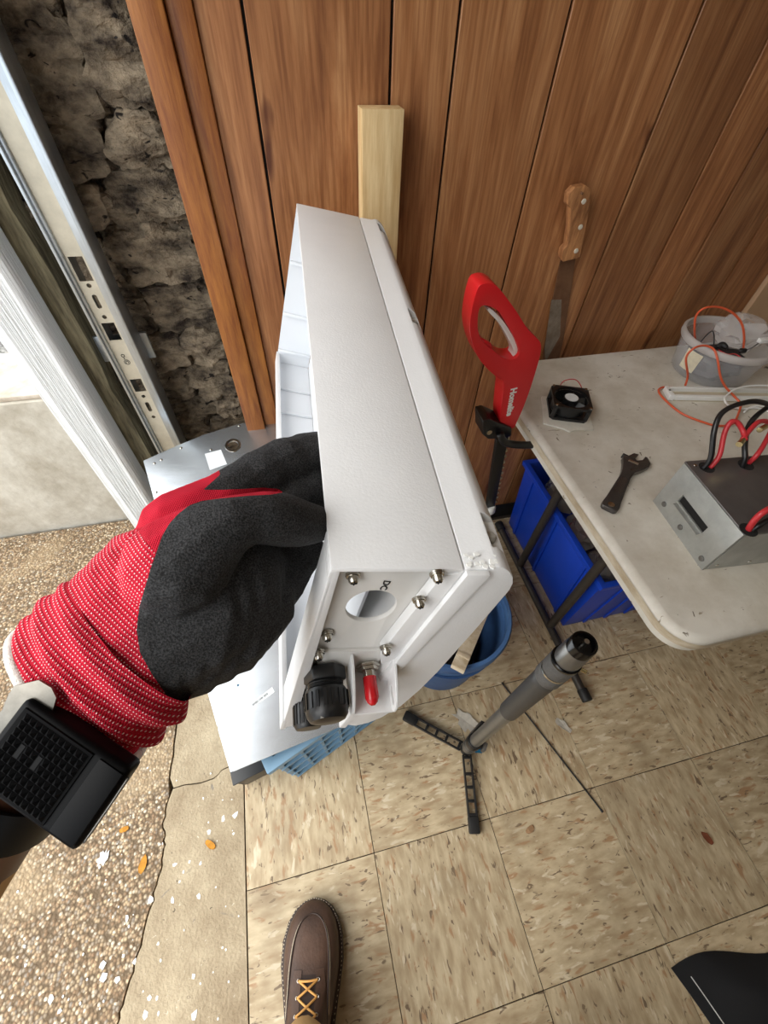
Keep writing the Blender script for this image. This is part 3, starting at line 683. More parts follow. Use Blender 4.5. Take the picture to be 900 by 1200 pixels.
for j in range(2):
    for i in range(rows): vs.append(on_tub(a0-.22+.44*i/(rows-1)+.04*j, .022+.05*j))
mb.add(vs, [(i, i+1, rows+i+1, rows+i) for i in range(rows-1)]).build('paper_label', mat('paper_label', (226, 216, 190), .7, var=.2, vscale=90), tub, smooth=True)
def crumple(name, c, r, sq, mt, parent, seed, amp=.35, fr=9, sub=3):
    bm = bmesh.new(); bmesh.ops.create_icosphere(bm, subdivisions=sub, radius=1)
    for v in bm.verts:
        d = v.co.normalized(); s_ = Vector((seed*5.3, seed*2.9, seed))
        q = 1+amp*(noise.fractal(d*fr*.25+s_, 1.0, 2.0, 3))+amp*.25*abs(noise.noise(d*fr+s_))
        v.co = Vector((d.x*sq[0], d.y*sq[1], d.z*sq[2]))*r*q
    lo = min(v.co.z for v in bm.verts)
    me = bpy.data.meshes.new(name); bm.to_mesh(me); bm.free(); me.materials.append(mt)
    o = bpy.data.objects.new(name, me); C.objects.link(o); o.location = Vector(c)-Vector((0, 0, lo))
    for p in me.polygons: p.use_smooth = True
    try: me.set_sharp_from_angle(angle=math.radians(28))
    except Exception: pass
    if parent is not None: attach(o, parent)
    return o
o = crumple('wire_bundle', tc_+Vector((-.01, -.01, .0045)), .062, (1, 1, .45), mat('dark_wire_bundle', (70, 62, 64), .5, vscale=50, col2=(24, 22, 26)), None, 3); tag(o, 'dark tangled wire bundle at the bottom of the clear tub', 'wires')
o = crumple('plastic_bag', tc_+Vector((.035, .012, .062)), .06, (1.05, .9, .55), M_bag, None, 5, .3); tag(o, 'crumpled clear plastic bag stuffed in the clear tub', 'bag')
o = MB(); pts = [(803, 452, TZ+.006), (806, 440, TZ+.03), (804, 420, TZ+.075), (812, 409, TZ+.10), (824, 405, TZ+.105), (836, 409, TZ+.10), (841, 422, TZ+.085), (844, 440, TZ+.055), (850, 453, TZ+.032), (862, 466, TZ+.016), (868, 474, TZ+.012), (864, 488, TZ+.008), (858, 497, TZ+.006), (842, 499, TZ+.004), (825, 495, TZ+.004), (800, 485, TZ+.004), (782, 471, TZ+.004), (772, 459, TZ+.005), (776, 454, TZ+.006), (790, 454, TZ+.008)]
o.tube([Pz(*p) for p in pts], .0024, 8); tag(o.build('orange_cable', M_orangew, smooth=True), 'orange cable looped on the table in front of the clear tub', 'cable')
o = MB().tube([Pz(*p) for p in [(815, 402, TZ+.075), (814, 385, TZ+.12), (816, 370, TZ+.15), (826, 361, TZ+.17), (843, 360, TZ+.17), (859, 367, TZ+.16), (869, 379, TZ+.14), (872, 394, TZ+.115), (871, 410, TZ+.085)]], .0024, 8); tag(o.build('orange_cable', M_orangew, smooth=True), 'orange cable arching high out of the clear tub', 'cable')
o = MB().tube([Pz(*p) for p in [(820, 402, TZ+.09), (828, 393, TZ+.105), (835, 388, TZ+.11), (837, 396, TZ+.105), (836, 408, TZ+.09)]], .0013, 6); tag(o.build('black_wire', M_blackw, smooth=True), 'thin black wire bent up inside the clear tub', 'wire')
pl = thing('wire_connector', tuple(Pz(858, 408, TZ+.09)), 'black plugs with a white connector resting on the bag in the clear tub', 'connector')
MB().tube([Pz(*p) for p in [(840, 407, TZ+.092), (846, 404, TZ+.097), (852, 408, TZ+.095)]], lambda t: .0035+.0035*math.sin(t*3.14), 10).build('plug', M_blackpl, pl, smooth=True)
MB().tube([Pz(*p) for p in [(852, 409, TZ+.095), (860, 410, TZ+.096), (868, 411, TZ+.096), (873, 411, TZ+.096)]], lambda t: .0022+.0035*(t > .6), 10).build('plug', M_blackpl, pl, smooth=True)
MB().tube([Pz(*p) for p in [(873, 411, TZ+.096), (882, 407, TZ+.1), (889, 402, TZ+.105)]], .001, 6).build('lead', M_blackw, pl, smooth=True)
MB().tube([Pz(*p) for p in [(842, 410, TZ+.09), (852, 415, TZ+.09), (862, 415, TZ+.09), (872, 422, TZ+.088)]], .0012, 6).build('lead', M_redw, pl, smooth=True)
p = Pz(895, 399, TZ+.105); MB().box(p, (.026, .011, .009), Rz(-5)).build('white_connector', M_whitepl, pl, bevel=.001)

# ---- white channel (batten tray)
q0 = Pz(789, 470, TZ); q1 = Pz(797, 454, TZ); q2 = Pz(900, 472, TZ)
d_ = (q2-q0); d_.z = 0; d_.normalize(); nrm = Vector((-d_.y, d_.x, 0)); wch = .040; 
RC = Matrix((d_, nrm, Vector((0, 0, 1)))).transposed(); Lc = .33
def Ch(x, y, z): return q0+d_*x+nrm*y+Vector((0, 0, z))
ch = thing('light_channel', tuple(Ch(Lc/2, wch/2, 0)), 'white plastic light channel lying in front of the clear tub', 'channel')
M_chan = mat('dusty_channel_bed', (196, 184, 160), .7, var=.15)
MB().box(Ch(Lc/2, wch/2, .0016), (Lc, wch, .003), RC).build('channel_bed', M_chan, ch)
MB().box(Ch(Lc/2, .004, .0075), (Lc, .008, .012), RC).build('channel_side', M_whitepl, ch, bevel=.001)
MB().box(Ch(Lc/2, wch-.003, .0075), (Lc, .006, .012), RC).build('channel_side', M_whitepl, ch, bevel=.001)
ec = MB().prism([Ch(-.014, .002, .001), Ch(-.002, -.001, .001), Ch(-.002, wch+.001, .001), Ch(-.010, wch, .001)], (0, 0, .014)).build('end_cap', M_whitepl, ch, bevel=.0015)
MB().cyl(Ch(-.007, wch*.55, .0151), Ch(-.007, wch*.55, .0156), .0026, n=10).build('screw_hole', M_dark, ec)
# ---- white cable, bag beside tub
o = MB().tube([Pz(*p) for p in [(905, 452, TZ+.03), (880, 452, TZ+.03), (862, 456, TZ+.028), (851, 464, TZ+.024), (850, 471, TZ+.022), (858, 477, TZ+.01), (872, 479, TZ+.004), (888, 478, TZ+.004), (905, 484, TZ+.004)]], .002, 8); tag(o.build('white_cable', M_whitew, smooth=True), 'white cable looped over the light channel', 'cable')
o = MB().tube([Pz(*p) for p in [(872, 483, TZ+.003), (880, 477, TZ+.005), (892, 476, TZ+.006), (905, 480, TZ+.004)]], .002, 8); tag(o.build('white_cable', M_whitew, smooth=True), 'short white cable end beside the aluminium box', 'cable')
o = crumple('plastic_bag', (1.22, .655, TZ+.018), .055, (1.1, .9, .7), M_bag, None, 9, .35); tag(o, 'clear plastic bag lying on the table beside the tub', 'bag')

# ---- blue bin under the table with bags
bn = thing('storage_bin', (.93, .65, 0), 'royal blue plastic storage bin under the folding table', 'bin')
bxa, bxb, bya, byb, bh = .765, 1.16, .425, .875, .33
mb = MB(); t_ = .006; fl = .022
ro = lambda z, ins: [Vector((bxa-fl*z/bh+ins, bya-fl*z/bh+ins, z)), Vector((bxb+fl*z/bh-ins, bya-fl*z/bh+ins, z)), Vector((bxb+fl*z/bh-ins, byb+.01*z/bh-ins, z)), Vector((bxa-fl*z/bh+ins, byb+.01*z/bh-ins, z))]
mb.loft([ro(.001, 0), ro(bh, 0), ro(bh, t_), ro(.008, t_)], cap=True)
mb.build('bin_body', M_bluebin, bn, bevel=.003)
def rim(z, out): return ro(z, -out)
mb = MB(); mb.loft([rim(bh-.014, .0), rim(bh-.014, .011), rim(bh+.006, .011), rim(bh+.006, -.007), rim(bh+.0005, -.007)], cap=False); mb.build('rim', M_bluebin, bn, bevel=.003)
for k_ in (.12, .5, .88):
    yy = bya+(byb-bya)*k_
    MB().add([Vector((bxa+.001, yy-.006, .004)), Vector((bxa+.001, yy+.006, .004)), Vector((bxa-fl*.95+.001, yy+.006, bh-.016)), Vector((bxa-fl*.95+.001, yy-.006, bh-.016)),
              Vector((bxa-.005, yy-.006, .004)), Vector((bxa-.005, yy+.006, .004)), Vector((bxa-fl*.95-.006, yy+.006, bh-.016)), Vector((bxa-fl*.95-.006, yy-.006, bh-.016))],
             [(0, 1, 2, 3), (7, 6, 5, 4), (0, 4, 5, 1), (1, 5, 6, 2), (2, 6, 7, 3), (3, 7, 4, 0)]).build('rib', M_bluebin, bn)
for k_ in (.2, .4, .6, .8):
    xx_ = bxa+(bxb-bxa)*k_
    MB().add([Vector((xx_-.006, bya+.001, .004)), Vector((xx_+.006, bya+.001, .004)), Vector((xx_+.006, bya-fl*.95+.001, bh-.016)), Vector((xx_-.006, bya-fl*.95+.001, bh-.016)),
              Vector((xx_-.006, bya-.005, .004)), Vector((xx_+.006, bya-.005, .004)), Vector((xx_+.006, bya-fl*.95-.006, bh-.016)), Vector((xx_-.006, bya-fl*.95-.006, bh-.016))],
             [(0, 1, 2, 3), (7, 6, 5, 4), (0, 4, 5, 1), (1, 5, 6, 2), (2, 6, 7, 3), (3, 7, 4, 0)]).build('rib', M_bluebin, bn)
M_m1 = mat('grey_parts', (160, 136, 130), .5, vscale=30, col2=(50, 40, 40)); M_m2 = mat('red_parts', (196, 104, 84), .55, vscale=30, col2=(60, 30, 26)); M_m3 = mat('silver_parts', (196, 186, 182), .5, vscale=30, col2=(70, 60, 58))
for i_, (x_, y_, z_, r_, mm_, lb) in enumerate(((.864, .785, .300, .062, M_m1, 'bag of grey parts at the wall end of the blue bin'), (.864, .635, .295, .062, M_m2, 'bag of rust red parts in the middle of the blue bin'), (.866, .500, .285, .058, M_m3, 'bag of silvery parts at the front of the blue bin'), (1.04, .62, .27, .075, M_m2, 'bag of red parts deep under the table in the blue bin'))):
    b_ = thing('parts_bag', (x_, y_, z_-.10), 'clear plastic '+lb, 'bag')
    crumple('contents', (x_, y_, z_-.10), r_*.86, (1, 1, .9), mm_, b_, 11+i_, .3)
    crumple('bag_film', (x_, y_, z_-.115), r_*1.06, (1, 1, .95), M_bag, b_, 21+i_, .3)
o = crumple('packing_scrap', (.96, .66, .009), .06, (2.4, 2.6, .55), M_m1, None, 31, .2); tag(o, 'layer of scrap parts at the bottom of the blue bin', 'scrap')

# ---- monopod standing on its feet
hub = Vector((.312, .148, 0)); top = Vector((.331, .145, .80)); ad = (top-hub).normalized()
mp = thing('camera_monopod', tuple(hub), 'gunmetal monopod standing upright on small black folding feet', 'monopod')
def al(t): return hub+ad*t
def mpart(name, t, prof_, mt, n=28): return MB().lathe(al(t), ad, prof_, n).build(name, mt, mp, smooth=True, autosmooth=40)
mpart('hub', .012, [(0, .012), (.004, .016), (.02, .016), (.026, .013), (.032, .013)], M_blackpl)
mpart('base_collar', .045, [(0, .014), (.004, .0175), (.03, .0180), (.034, .0165)], M_gunmetal)
mpart('lower_tube', .08, [(0, .0155), (.348, .0155)], M_gunmetal)
mpart('lock_ring', .105, [(0, .0175), (.004, .0198), (.03, .0198), (.033, .0175)], M_blackpl)
MB().box(al(.12)+Vector((.0205, -.0175, 0)), (.010, .020, .03), Rz(-40)).build('lock_lever', M_gunmetal, mp, bevel=.003)
mpart('rubber_grip', .4285, [(0, .0172), (.004, .0190), (.20, .0198), (.214, .0198), (.216, .0188)], M_carbon)
mpart('twist_lock', .645, [(0, .0200), (.003, .0217), (.028, .0217), (.03, .0202)], M_knurl)
mpart('silver_ring', .6755, [(0, .0210), (.005, .0210)], M_steel)
mpart('twist_lock', .681, [(0, .0202), (.003, .0218), (.033, .0218), (.036, .0204)], M_knurl)
mpart('gloss_collar', .7175, [(0, .0206), (.002, .0222), (.007, .0222), (.0085, .0206)], M_blackgl)
mpart('head_sleeve', .7265, [(0, .0192), (.004, .0196), (.036, .0190), (.040, .0182)], M_gunmetal)
tp = mpart('head_plate', .7675, [(0, .0182), (.014, .0182), (.018, .0174), (.0185, .0142), (.012, .013), (.012, .003)], M_blackgl)
MB().lathe(al(.7795), ad, [(0, .0042), (.012, .0036)], 12).build('thread_stud', M_steel, tp)
MB().cyl(al(.715)+Vector((.0150, -.0135, 0)), al(.715)+Vector((.024, -.0215, 0)), .003, n=10).build('lanyard_screw', M_brass, mp)
MB().cyl(hub+Vector((.022, -.008, .026)), hub+Vector((.040, -.014, .026)), .0065, n=14).build('lock_knob', M_tealanod, mp, bevel=.001)
def mleg(tip):
    tip = Vector(tip); dd = Vector((tip.x-hub.x, tip.y-hub.y, 0)); Ln = dd.length; dd.normalize(); nn = Vector((-dd.y, dd.x, 0))
    def q(a, b, z): return hub+dd*a+nn*b+Vector((0, 0, z))
    lg = MB(); zt = lambda a: .024-.013*(a/Ln)
    for s_ in (-1, 1):
        P = [q(.014, s_*.0085, zt(.014)), q(Ln-.035, s_*.0085, zt(Ln-.035))]
        lg.add([q(.014, s_*.0080, .016), q(Ln-.03, s_*.0080, .004), q(Ln-.03, s_*.0128, .004), q(.014, s_*.0128, .016), q(.014, s_*.0080, .027), q(Ln-.03, s_*.0080, .016), q(Ln-.03, s_*.0128, .016), q(.014, s_*.0128, .027)],
               [(3, 2, 1, 0), (4, 5, 6, 7), (0, 1, 5, 4), (1, 2, 6, 5), (2, 3, 7, 6), (3, 0, 4, 7)])
    for a in (.02, .058, .088, .118, Ln-.034):
        z_ = .0215-.0115*(a/Ln); lg.box(q(a, 0, z_), (.007, .0165, .009), Matrix((dd, nn, Vector((0, 0, 1)))).transposed())
    l_ = lg.build('leg', M_blackpl, mp, bevel=.001)
    MB().box(q(Ln-.013, 0, .0105), (.036, .027, .020), Matrix((dd, nn, Vector((0, 0, 1)))).transposed()).build('rubber_tip', M_black_rub, l_, bevel=.004)
    MB().cyl(q(.035, 0, .025), q(.035, 0, .0275), .0035, n=12).build('pivot_screw', M_steel, l_)
mleg((.172, .269, 0)); mleg((.272, -.029, 0))
# third leg folded up along the tube, on the far side
fl_ = MB(); bk = Vector((.6, .8, 0)).normalized()
fl_.box(al(.125)+bk*.0275, (.018, .009, .16), Matrix((Vector((-bk.y, bk.x, 0)), bk, Vector((0, 0, 1)))).transposed()); fl_.build('leg', M_blackpl, mp, bevel=.001)

# ---- thin black rod on the floor
a_ = Pz(588, 800, .003); b_ = Pz(705, 950, .003)
o = thing('antenna_rod', tuple((a_+b_)/2-Vector((0, 0, .003))), 'thin straight black rod lying on the tiles under the monopod', 'rod')
MB().cyl(a_, b_, .0022, .0022, n=8).build('rod', M_blackpl, o); MB().cyl(b_-(b_-a_).normalized()*.004, b_+(b_-a_).normalized()*.004, .0032, n=10).build('end_bead', M_blackpl, o, bevel=.0008)

# ---- round blue bucket with scrap
bc = Vector((.325, .435, 0))
bk_ = thing('round_bucket', tuple(bc), 'scuffed blue round bucket holding scrap beside the pale blue crate', 'bucket')
MB().lathe(bc, (0, 0, 1), [(.0005, .001), (.0005, .122), (.27, .150), (.27, .146), (.006, .118), (.006, .001)], 44, cap=False).build('bucket_wall', M_bluebkt, bk_, smooth=True, autosmooth=50)
MB().lathe(bc, (0, 0, 1), [(.262, .1505), (.262, .158), (.29, .160), (.296, .156), (.296, .147), (.2705, .1462), (.262, .1505)], 44, cap=False).build('rim', M_bluebkt, bk_, smooth=True, autosmooth=50)
MB().lathe(bc, (0, 0, 1), [(.19, .1425), (.19, .149), (.2, .150), (.2, .1435)], 44, cap=False).build('band', M_bluebkt, bk_, smooth=True, autosmooth=50)
M_cream = mat('cream_painted_wood', (218, 206, 184), .7, vscale=20, col2=(170, 150, 120), stretch=(1, 1, 3))
e1 = Pz(537, 782, .30); e2 = Pz(556, 738, .27)
dv = (e2-e1).normalized(); sd = Vector((-dv.y, dv.x, 0)).normalized(); upv = dv.cross(sd)
Rb = Matrix((dv, sd, upv)).transposed()
o = thing('moulding_offcut', tuple(e1), 'cream painted wood moulding offcut sticking out of the blue bucket', 'wood')
MB().box(e1+dv*.11+Vector((0, 0, .008)), (.24, .034, .016), Rb).build('offcut_body', M_cream, o, bevel=.002)
MB().box(e1+dv*.03+Vector((0, 0, .0185)), (.012, .034, .005), Rb).build('raised_bead', M_cream, o, bevel=.002)
o = crumple('scrap_heap', bc+Vector((0, .0, .0065)), .10, (1, 1, .8), mat('dark_scrap', (46, 42, 40), .7, vscale=20, col2=(16, 15, 14)), None, 41, .25); tag(o, 'dark scrap filling the blue bucket', 'scrap')

# ---- pale blue crate
cA = Vector((-.158, .181, 0)); cux = Vector((.93, .367, 0)).normalized(); cuy = Vector((-cux.y, cux.x, 0))
CW, CD, CHt = .345, .30, .34
def Cr(x, y, z, f=1.0):
    fx = .014*z/CHt; return cA+cux*(x+(x-CW/2)/(CW/2)*fx)+cuy*(y+(y-CD/2)/(CD/2)*fx)+Vector((0, 0, z))
cr_ = thing('plastic_crate', tuple(Cr(CW/2, CD/2, 0)), 'pale blue ribbed plastic crate under the aluminium panel', 'crate')
rect = lambda z, i: [Cr(i, i, z), Cr(CW-i, i, z), Cr(CW-i, CD-i, z), Cr(i, CD-i, z)]
MB().loft([rect(.001, .012), rect(CHt, .012), rect(CHt, .016), rect(.006, .016)]).build('crate_body', M_crate, cr_)
def strip(p, q, out, wv):   # raised rib from p to q, width vector wv, thickness vector out
    MB().add([p-wv, q-wv, q+wv, p+wv, p-wv+out, q-wv+out, q+wv+out, p+wv+out], [(3, 2, 1, 0), (4, 5, 6, 7), (0, 1, 5, 4), (1, 2, 6, 5), (2, 3, 7, 6), (3, 0, 4, 7)]).build('rib', M_crate, cr_)
for z_ in (.012, .085, .16, .235, .31):
    strip(Cr(.0125, .012, z_), Cr(CW-.0125, .012, z_), -cuy*.011, Vector((0, 0, .004)))
    strip(Cr(.012, .0125, z_), Cr(.012, CD-.0125, z_), -cux*.011, Vector((0, 0, .004)))
for k_ in range(8):
    x_ = .016+(CW-.032)*k_/7
    strip(Cr(x_, .0118, .018), Cr(x_, .0118, .304), -cuy*.0085, cux*.0035)
for k_ in range(6):
    y_ = .016+(CD-.032)*k_/5
    strip(Cr(.0118, y_, .018), Cr(.0118, y_, .304), -cux*.0085, cuy*.0035)
for k_ in range(7):      # slanted webs between the uprights
    xa_ = .016+(CW-.032)*(k_+.12)/7; xb_ = .016+(CW-.032)*(k_+.88)/7
    for z_ in (.03, .1, .18, .255): strip(Cr(xa_, .0119, z_), Cr(xb_, .0119, z_+.04), -cuy*.005, Vector((0, 0, .003)))
ringc = lambda z, i: [Cr(i, i, z), Cr(CW-i, i, z), Cr(CW-i, CD-i, z), Cr(i, CD-i, z)]
MB().loft([ringc(CHt-.022, .0115), ringc(CHt-.022, -.004), ringc(CHt+.004, -.004), ringc(CHt+.004, .017), ringc(CHt+.0005, .017)], cap=False).build('rim', M_crate, cr_, bevel=.002)

# ---- aluminium panel leaning from crate to wall
PN = Vector((0, -.30, 1)).normalized(); PP0 = Vector((-.2, .17, .382))
SH = lambda x, y: Pp(x, y, PP0, PN)
shp = [(270, 905), (262, 878), (232, 771), (200, 656), (168, 540), (200, 525.5), (240, 509), (280, 497), (320, 488), (362, 483), (404, 482), (470, 822)]
sheet = thing('aluminium_cover', tuple(SH(300, 700)), 'large scratched aluminium panel with a curved end resting on the blue crate', 'panel')
up_ = PN
mb = MB().prism([SH(*p) for p in shp], -PN*.004); plate = mb.build('plate', M_alu)
def pcyl(px, py, r): q = SH(px, py); return MB().cyl(q-PN*.02, q+PN*.02, r, n=16)
cut(plate, [pcyl(273, 522, .013), pcyl(248, 856, .0022), pcyl(254, 853, .0032), pcyl(279, 803, .0025)]); attach(plate, sheet)
q = SH(273, 522)
rg_ = MB().lathe(q+PN*.0002, PN, [(0, .0135), (.0015, .0140), (.0015, .019), (0, .020)], 24, cap=False).build('hole_flange', M_chrome_l, sheet, smooth=True, autosmooth=40)
def edge_strip(a, b, name):
    p, q_ = SH(*a), SH(*b); dd = (q_-p).normalized(); out = dd.cross(PN); 
    MB().prism([p-PN*.0042, q_-PN*.0042, q_-PN*.0042-PN*.016, p-PN*.0042-PN*.016], out*.003).build(name, M_alu2, sheet)
edge_strip((272, 902), (169, 542), 'edge_return'); edge_strip((272, 903), (468, 821), 'edge_return')
for (px, py) in ((181, 543), (189, 539), (183, 577), (182, 600), (247, 527), (258, 556), (280, 499), (212, 525)):
    q = SH(px, py); MB().lathe(q, PN, [(0, .0035), (.0012, .0028), (.0018, .001)], 10).build('rivet', M_steel, sheet, smooth=True)
def flatquad(pts, h, name, mt, par): return MB().prism([SH(*p)+PN*.0003 for p in pts], PN*h).build(name, mt, par)
flatquad(((240, 532), (259, 527), (266, 544), (246, 551)), .0006, 'worn_sticker', M_sticker, sheet)
lab = flatquad(((294, 824), (319, 805), (322, 811), (297, 829)), .0005, 'barcode_label', M_sticker, sheet)
u0 = SH(295, 825.5); u1 = SH(317, 808.5); ud = (u1-u0); wd_ = SH(297, 828)-SH(295, 824.6)
for k_ in range(16):
    if k_ in (6, 11): continue
    s_ = u0+ud*(.03+k_*.05); MB().prism([s_+wd_*.05+PN*.001, s_+ud*(.018+.012*(k_ % 3 == 0))+wd_*.05+PN*.001, s_+ud*(.018+.012*(k_ % 3 == 0))+wd_*.6+PN*.001, s_+wd_*.6+PN*.001], PN*.0002).build('bar', M_ink, lab)
# ---- black tray under the panel corner
o = thing('black_tray', (-.258, .236, 0), 'black plastic box standing on the tiles under the panel corner', 'box')
MB().box((-.258, .236, .051), (.078, .072, .10), Rz(12), taper=(.85, .85)).build('box_body', M_blackpl, o, bevel=.006)
MB().box((-.258, .236, .1055), (.084, .078, .008), Rz(12)).build('rim', M_blackpl, o, bevel=.002)

# ---- pine stud leaning on wall
o = MB().b6(.172, .240, .875, .912, 0, 1.212).build('timber_stick', M_pine, bevel=.001); tag(o, 'raw pine stick standing against the panelled wall', 'timber')

# ---- hedge trimmer standing on its blade
HY = .650
ht = thing('hedge_trimmer', tuple(Py(585, 520, HY)*1), 'red handled hedge trimmer standing blade down by the table corner', 'trimmer')
ht.location.z = 0
S = lambda x, y, Y=HY: Py(x, y, Y)
outl = [(567, 332.5), (575, 332), (583, 336), (593, 348), (606, 366), (618, 385), (629, 396), (633.5, 402), (634, 412), (630, 428), (622, 454), (614, 476), (606, 494), (601, 502), (587, 498), (587, 480), (590, 449), (582, 442), (570, 431), (560, 418), (553, 400), (550.5, 382), (553, 362), (557, 346), (561, 336)]
hole = [(567, 358), (576, 360), (585, 366), (594, 380), (603, 396), (608, 409), (608, 416), (602, 421), (591, 420), (577, 410), (566, 400), (560.5, 388), (560, 374), (562, 362)]
def smooth2(P, k=3):
    Q = [Vector((a, b, 0)) for a, b in P]; n = len(Q); out = []
    for i in range(n):
        p0, p1, p2, p3 = Q[i-1], Q[i], Q[(i+1) % n], Q[(i+2) % n]
        for j in range(k):
            t = j/k; v = 0.5*((2*p1)+(p2-p0)*t+(2*p0-5*p1+4*p2-p3)*t*t+(3*p1-p0-3*p2+p3)*t**3); out.append((v.x, v.y))
    return out
hb = prism_holes([S(*p, HY-.020) for p in smooth2(outl)], [[S(*p, HY-.020) for p in smooth2(hole)]], (0, .04, 0)).build('handle_housing', M_red)
bm = bmesh.new(); bm.from_mesh(hb.data)
es = [e for e in bm.edges if len(e.link_faces) == 2 and e.calc_face_angle(0) > math.radians(60)]
bmesh.ops.bevel(bm, geom=es, offset=.0075, segments=3, profile=.5, affect='EDGES', clamp_overlap=True)
bm.to_mesh(hb.data); bm.free()
for p in hb.data.polygons: p.use_smooth = True
try: hb.data.set_sharp_from_angle(angle=math.radians(40))
except Exception: pass
attach(hb, ht)
MB().prism([S(*p, HY-.012) for p in smooth2([(573, 361), (577, 363), (588, 374), (600, 392), (607, 408), (607, 417), (603.5, 421), (601, 419), (602, 411), (594, 394), (584, 378), (572, 365)])], (0, .024, 0)).build('trigger_bar', M_whitepl, ht, bevel=.002)
MB().tube([S(561, 398, HY-.004), S(567, 400, HY-.012), S(573, 404, HY-.012), S(574.5, 408, HY-.012)], .0042, 8).build('lock_trigger', M_red, ht, smooth=True)
def seamline(a, b): pass
t0 = S(601.5, 455, HY-.0205); t1 = S(596, 487, HY-.0205)
text_mesh('brand_lettering', 'Homelite', .0185, (t0+t1)/2+Vector((.001, -.0002, 0)), (t1-t0), Vector((1, 0, .15)), M_whitepl, ht, depth=.0004, bold=.0006)
MB().prism([S(*p, HY-.026) for p in ((566, 493), (574, 491), (600, 502), (600, 511), (592, 514), (572, 515), (566, 510))], (0, .05, 0)).build('motor_collar', M_blackpl, ht, bevel=.004)
MB().cyl(S(573, 506, HY-.026), S(573, 506, HY-.026)+Vector((0, -.003, 0)), .006, n=14).build('collar_bolt', M_steel, ht)
MB().tube([S(586, 508, HY-.035), S(590, 517, HY-.04), S(600, 520.5, HY-.04), S(618, 521.5, HY-.045), S(640, 520, HY-.045)], .0085, 10).build('guard_bar', M_blackpl, ht, smooth=True)
b0 = S(588, 512); b1 = S(574, 593); bd = (b1-b0).normalized(); sdv = Vector((-bd.z, 0, bd.x)); sdv = sdv if sdv.x > 0 else -sdv
MB().add([b0-sdv*.014+Vector((0, -.006, 0)), b0+sdv*.014+Vector((0, -.006, 0)), b1+sdv*.012+Vector((0, -.006, 0)), b1-sdv*.012+Vector((0, -.006, 0)), b0-sdv*.014+Vector((0, .006, 0)), b0+sdv*.014+Vector((0, .006, 0)), b1+sdv*.012+Vector((0, .006, 0)), b1-sdv*.012+Vector((0, .006, 0))],
         [(3, 2, 1, 0), (4, 5, 6, 7), (0, 1, 5, 4), (1, 2, 6, 5), (2, 3, 7, 6), (3, 0, 4, 7)]).build('blade_bar', M_blackpl, ht, bevel=.001)
Lb = (b1-b0).length
for k_ in range(13):
    p = b0+bd*(Lb*(k_+.6)/13.2)+sdv*.0142
    MB().prism([p-bd*.006, p+bd*.006, p+bd*.003+sdv*.007, p-bd*.003+sdv*.007], (0, .004, 0)).build('tooth', M_steel, ht)
MB().lathe(b1-bd*.002, bd, [(0, .014), (.006, .017), (.022, .017), (.028, .013)], 16).build('tip_guard', M_whitepl, ht, smooth=True, autosmooth=40)
b2 = b1+bd*((b1.z-.006)/-bd.z)
MB().cyl(b1+bd*.026, b2, .007, .004, n=10).build('blade_tip', M_blackpl, ht)

# ---- old long knife on the wall
KY = WY-.012
kf = thing('long_knife', tuple(Py(655, 415, KY)), 'old long knife with riveted wooden handle hanging on the panelled wall', 'knife')
K = lambda x, y, Y=KY: Py(x, y, Y)
kb = [K(658, 307), K(676, 300), K(672, 330), K(661, 400), K(652, 440), K(640, 455), K(637, 420), K(646, 366)]
MB().prism([p+Vector((0, .004, 0)) for p in kb], (0, .003, 0)).build('blade', M_rust, kf)
MB().prism([K(x, y)+Vector((0, .0036, 0)) for x, y in ((647, 352), (659, 352), (657, 395), (640, 425), (639, 410))], (0, .0004, 0)).build('grey_patina', mat('grey_patina', (150, 140, 126), .6, .1, vscale=20, col2=(104, 88, 72)), kf)
hd = [(667, 227), (674, 220), (686, 217), (692, 221), (692.5, 232), (688, 260), (683, 285), (680, 301), (675, 303), (660, 307), (658, 302), (660, 293), (665, 288), (668, 262), (669, 244), (665.5, 240)]
MB().prism([K(x, y, KY-.016) for x, y in hd], (0, .019, 0)).build('wood_handle', M_handle, kf, bevel=.0015)
for x, y in ((684, 236), (680, 266), (675, 294)):
    p = K(x, y, KY-.016); MB().cyl(p, p+Vector((0, -.0015, 0)), .005, n=14).build('rivet', mat('pale_rivet', (216, 208, 190), .5), kf, bevel=.0006)
p = K(681, 226, KY-.016); MB().cyl(p+Vector((0, .028, 0)), p+Vector((0, -.006, 0)), .0022, n=10).build('nail', M_rust, kf)

# ---- black cloth on the floor
mb = MB(); n_ = 16; P = []
cA_, cB_ = Vector((.612, -.352)), Vector((.93, -.388)); 
for j in range(n_+1):
    for i in range(n_+1):
        u_, v_ = i/n_, j/n_
        x_ = .612+.36*u_+.03*v_*(1-u_)+.03*math.sin(v_*3.1)*(1-u_); y_ = -.352-.34*v_+.012*math.sin(u_*7)*(1-v_)-.03*u_
        ed = min(1, 6*min(u_, 1-u_, v_, 1-v_)); z_ = .004+ed*(.03+.022*noise.noise(Vector((u_*3, v_*3, 2))))
        P.append(Vector((x_, y_, z_)))
top_ = P; bot_ = [Vector((p.x, p.y, .001)) for p in P]; N2 = (n_+1)**2; fs = []
for j in range(n_):
    for i in range(n_):
        a = j*(n_+1)+i; fs.append((a, a+n_+1, a+n_+2, a+1)); fs.append((N2+a, N2+a+1, N2+a+n_+2, N2+a+n_+1))
for i in range(n_):
    for (a, b) in ((i, i+1), (n_*(n_+1)+i+1, n_*(n_+1)+i), ((i+1)*(n_+1), i*(n_+1)), (i*(n_+1)+n_, (i+1)*(n_+1)+n_)): fs.append((a, b, N2+b, N2+a))
bag = thing('cloth_bag', (.78, -.52, 0), 'black cloth bag lying flat on the tiles', 'bag')
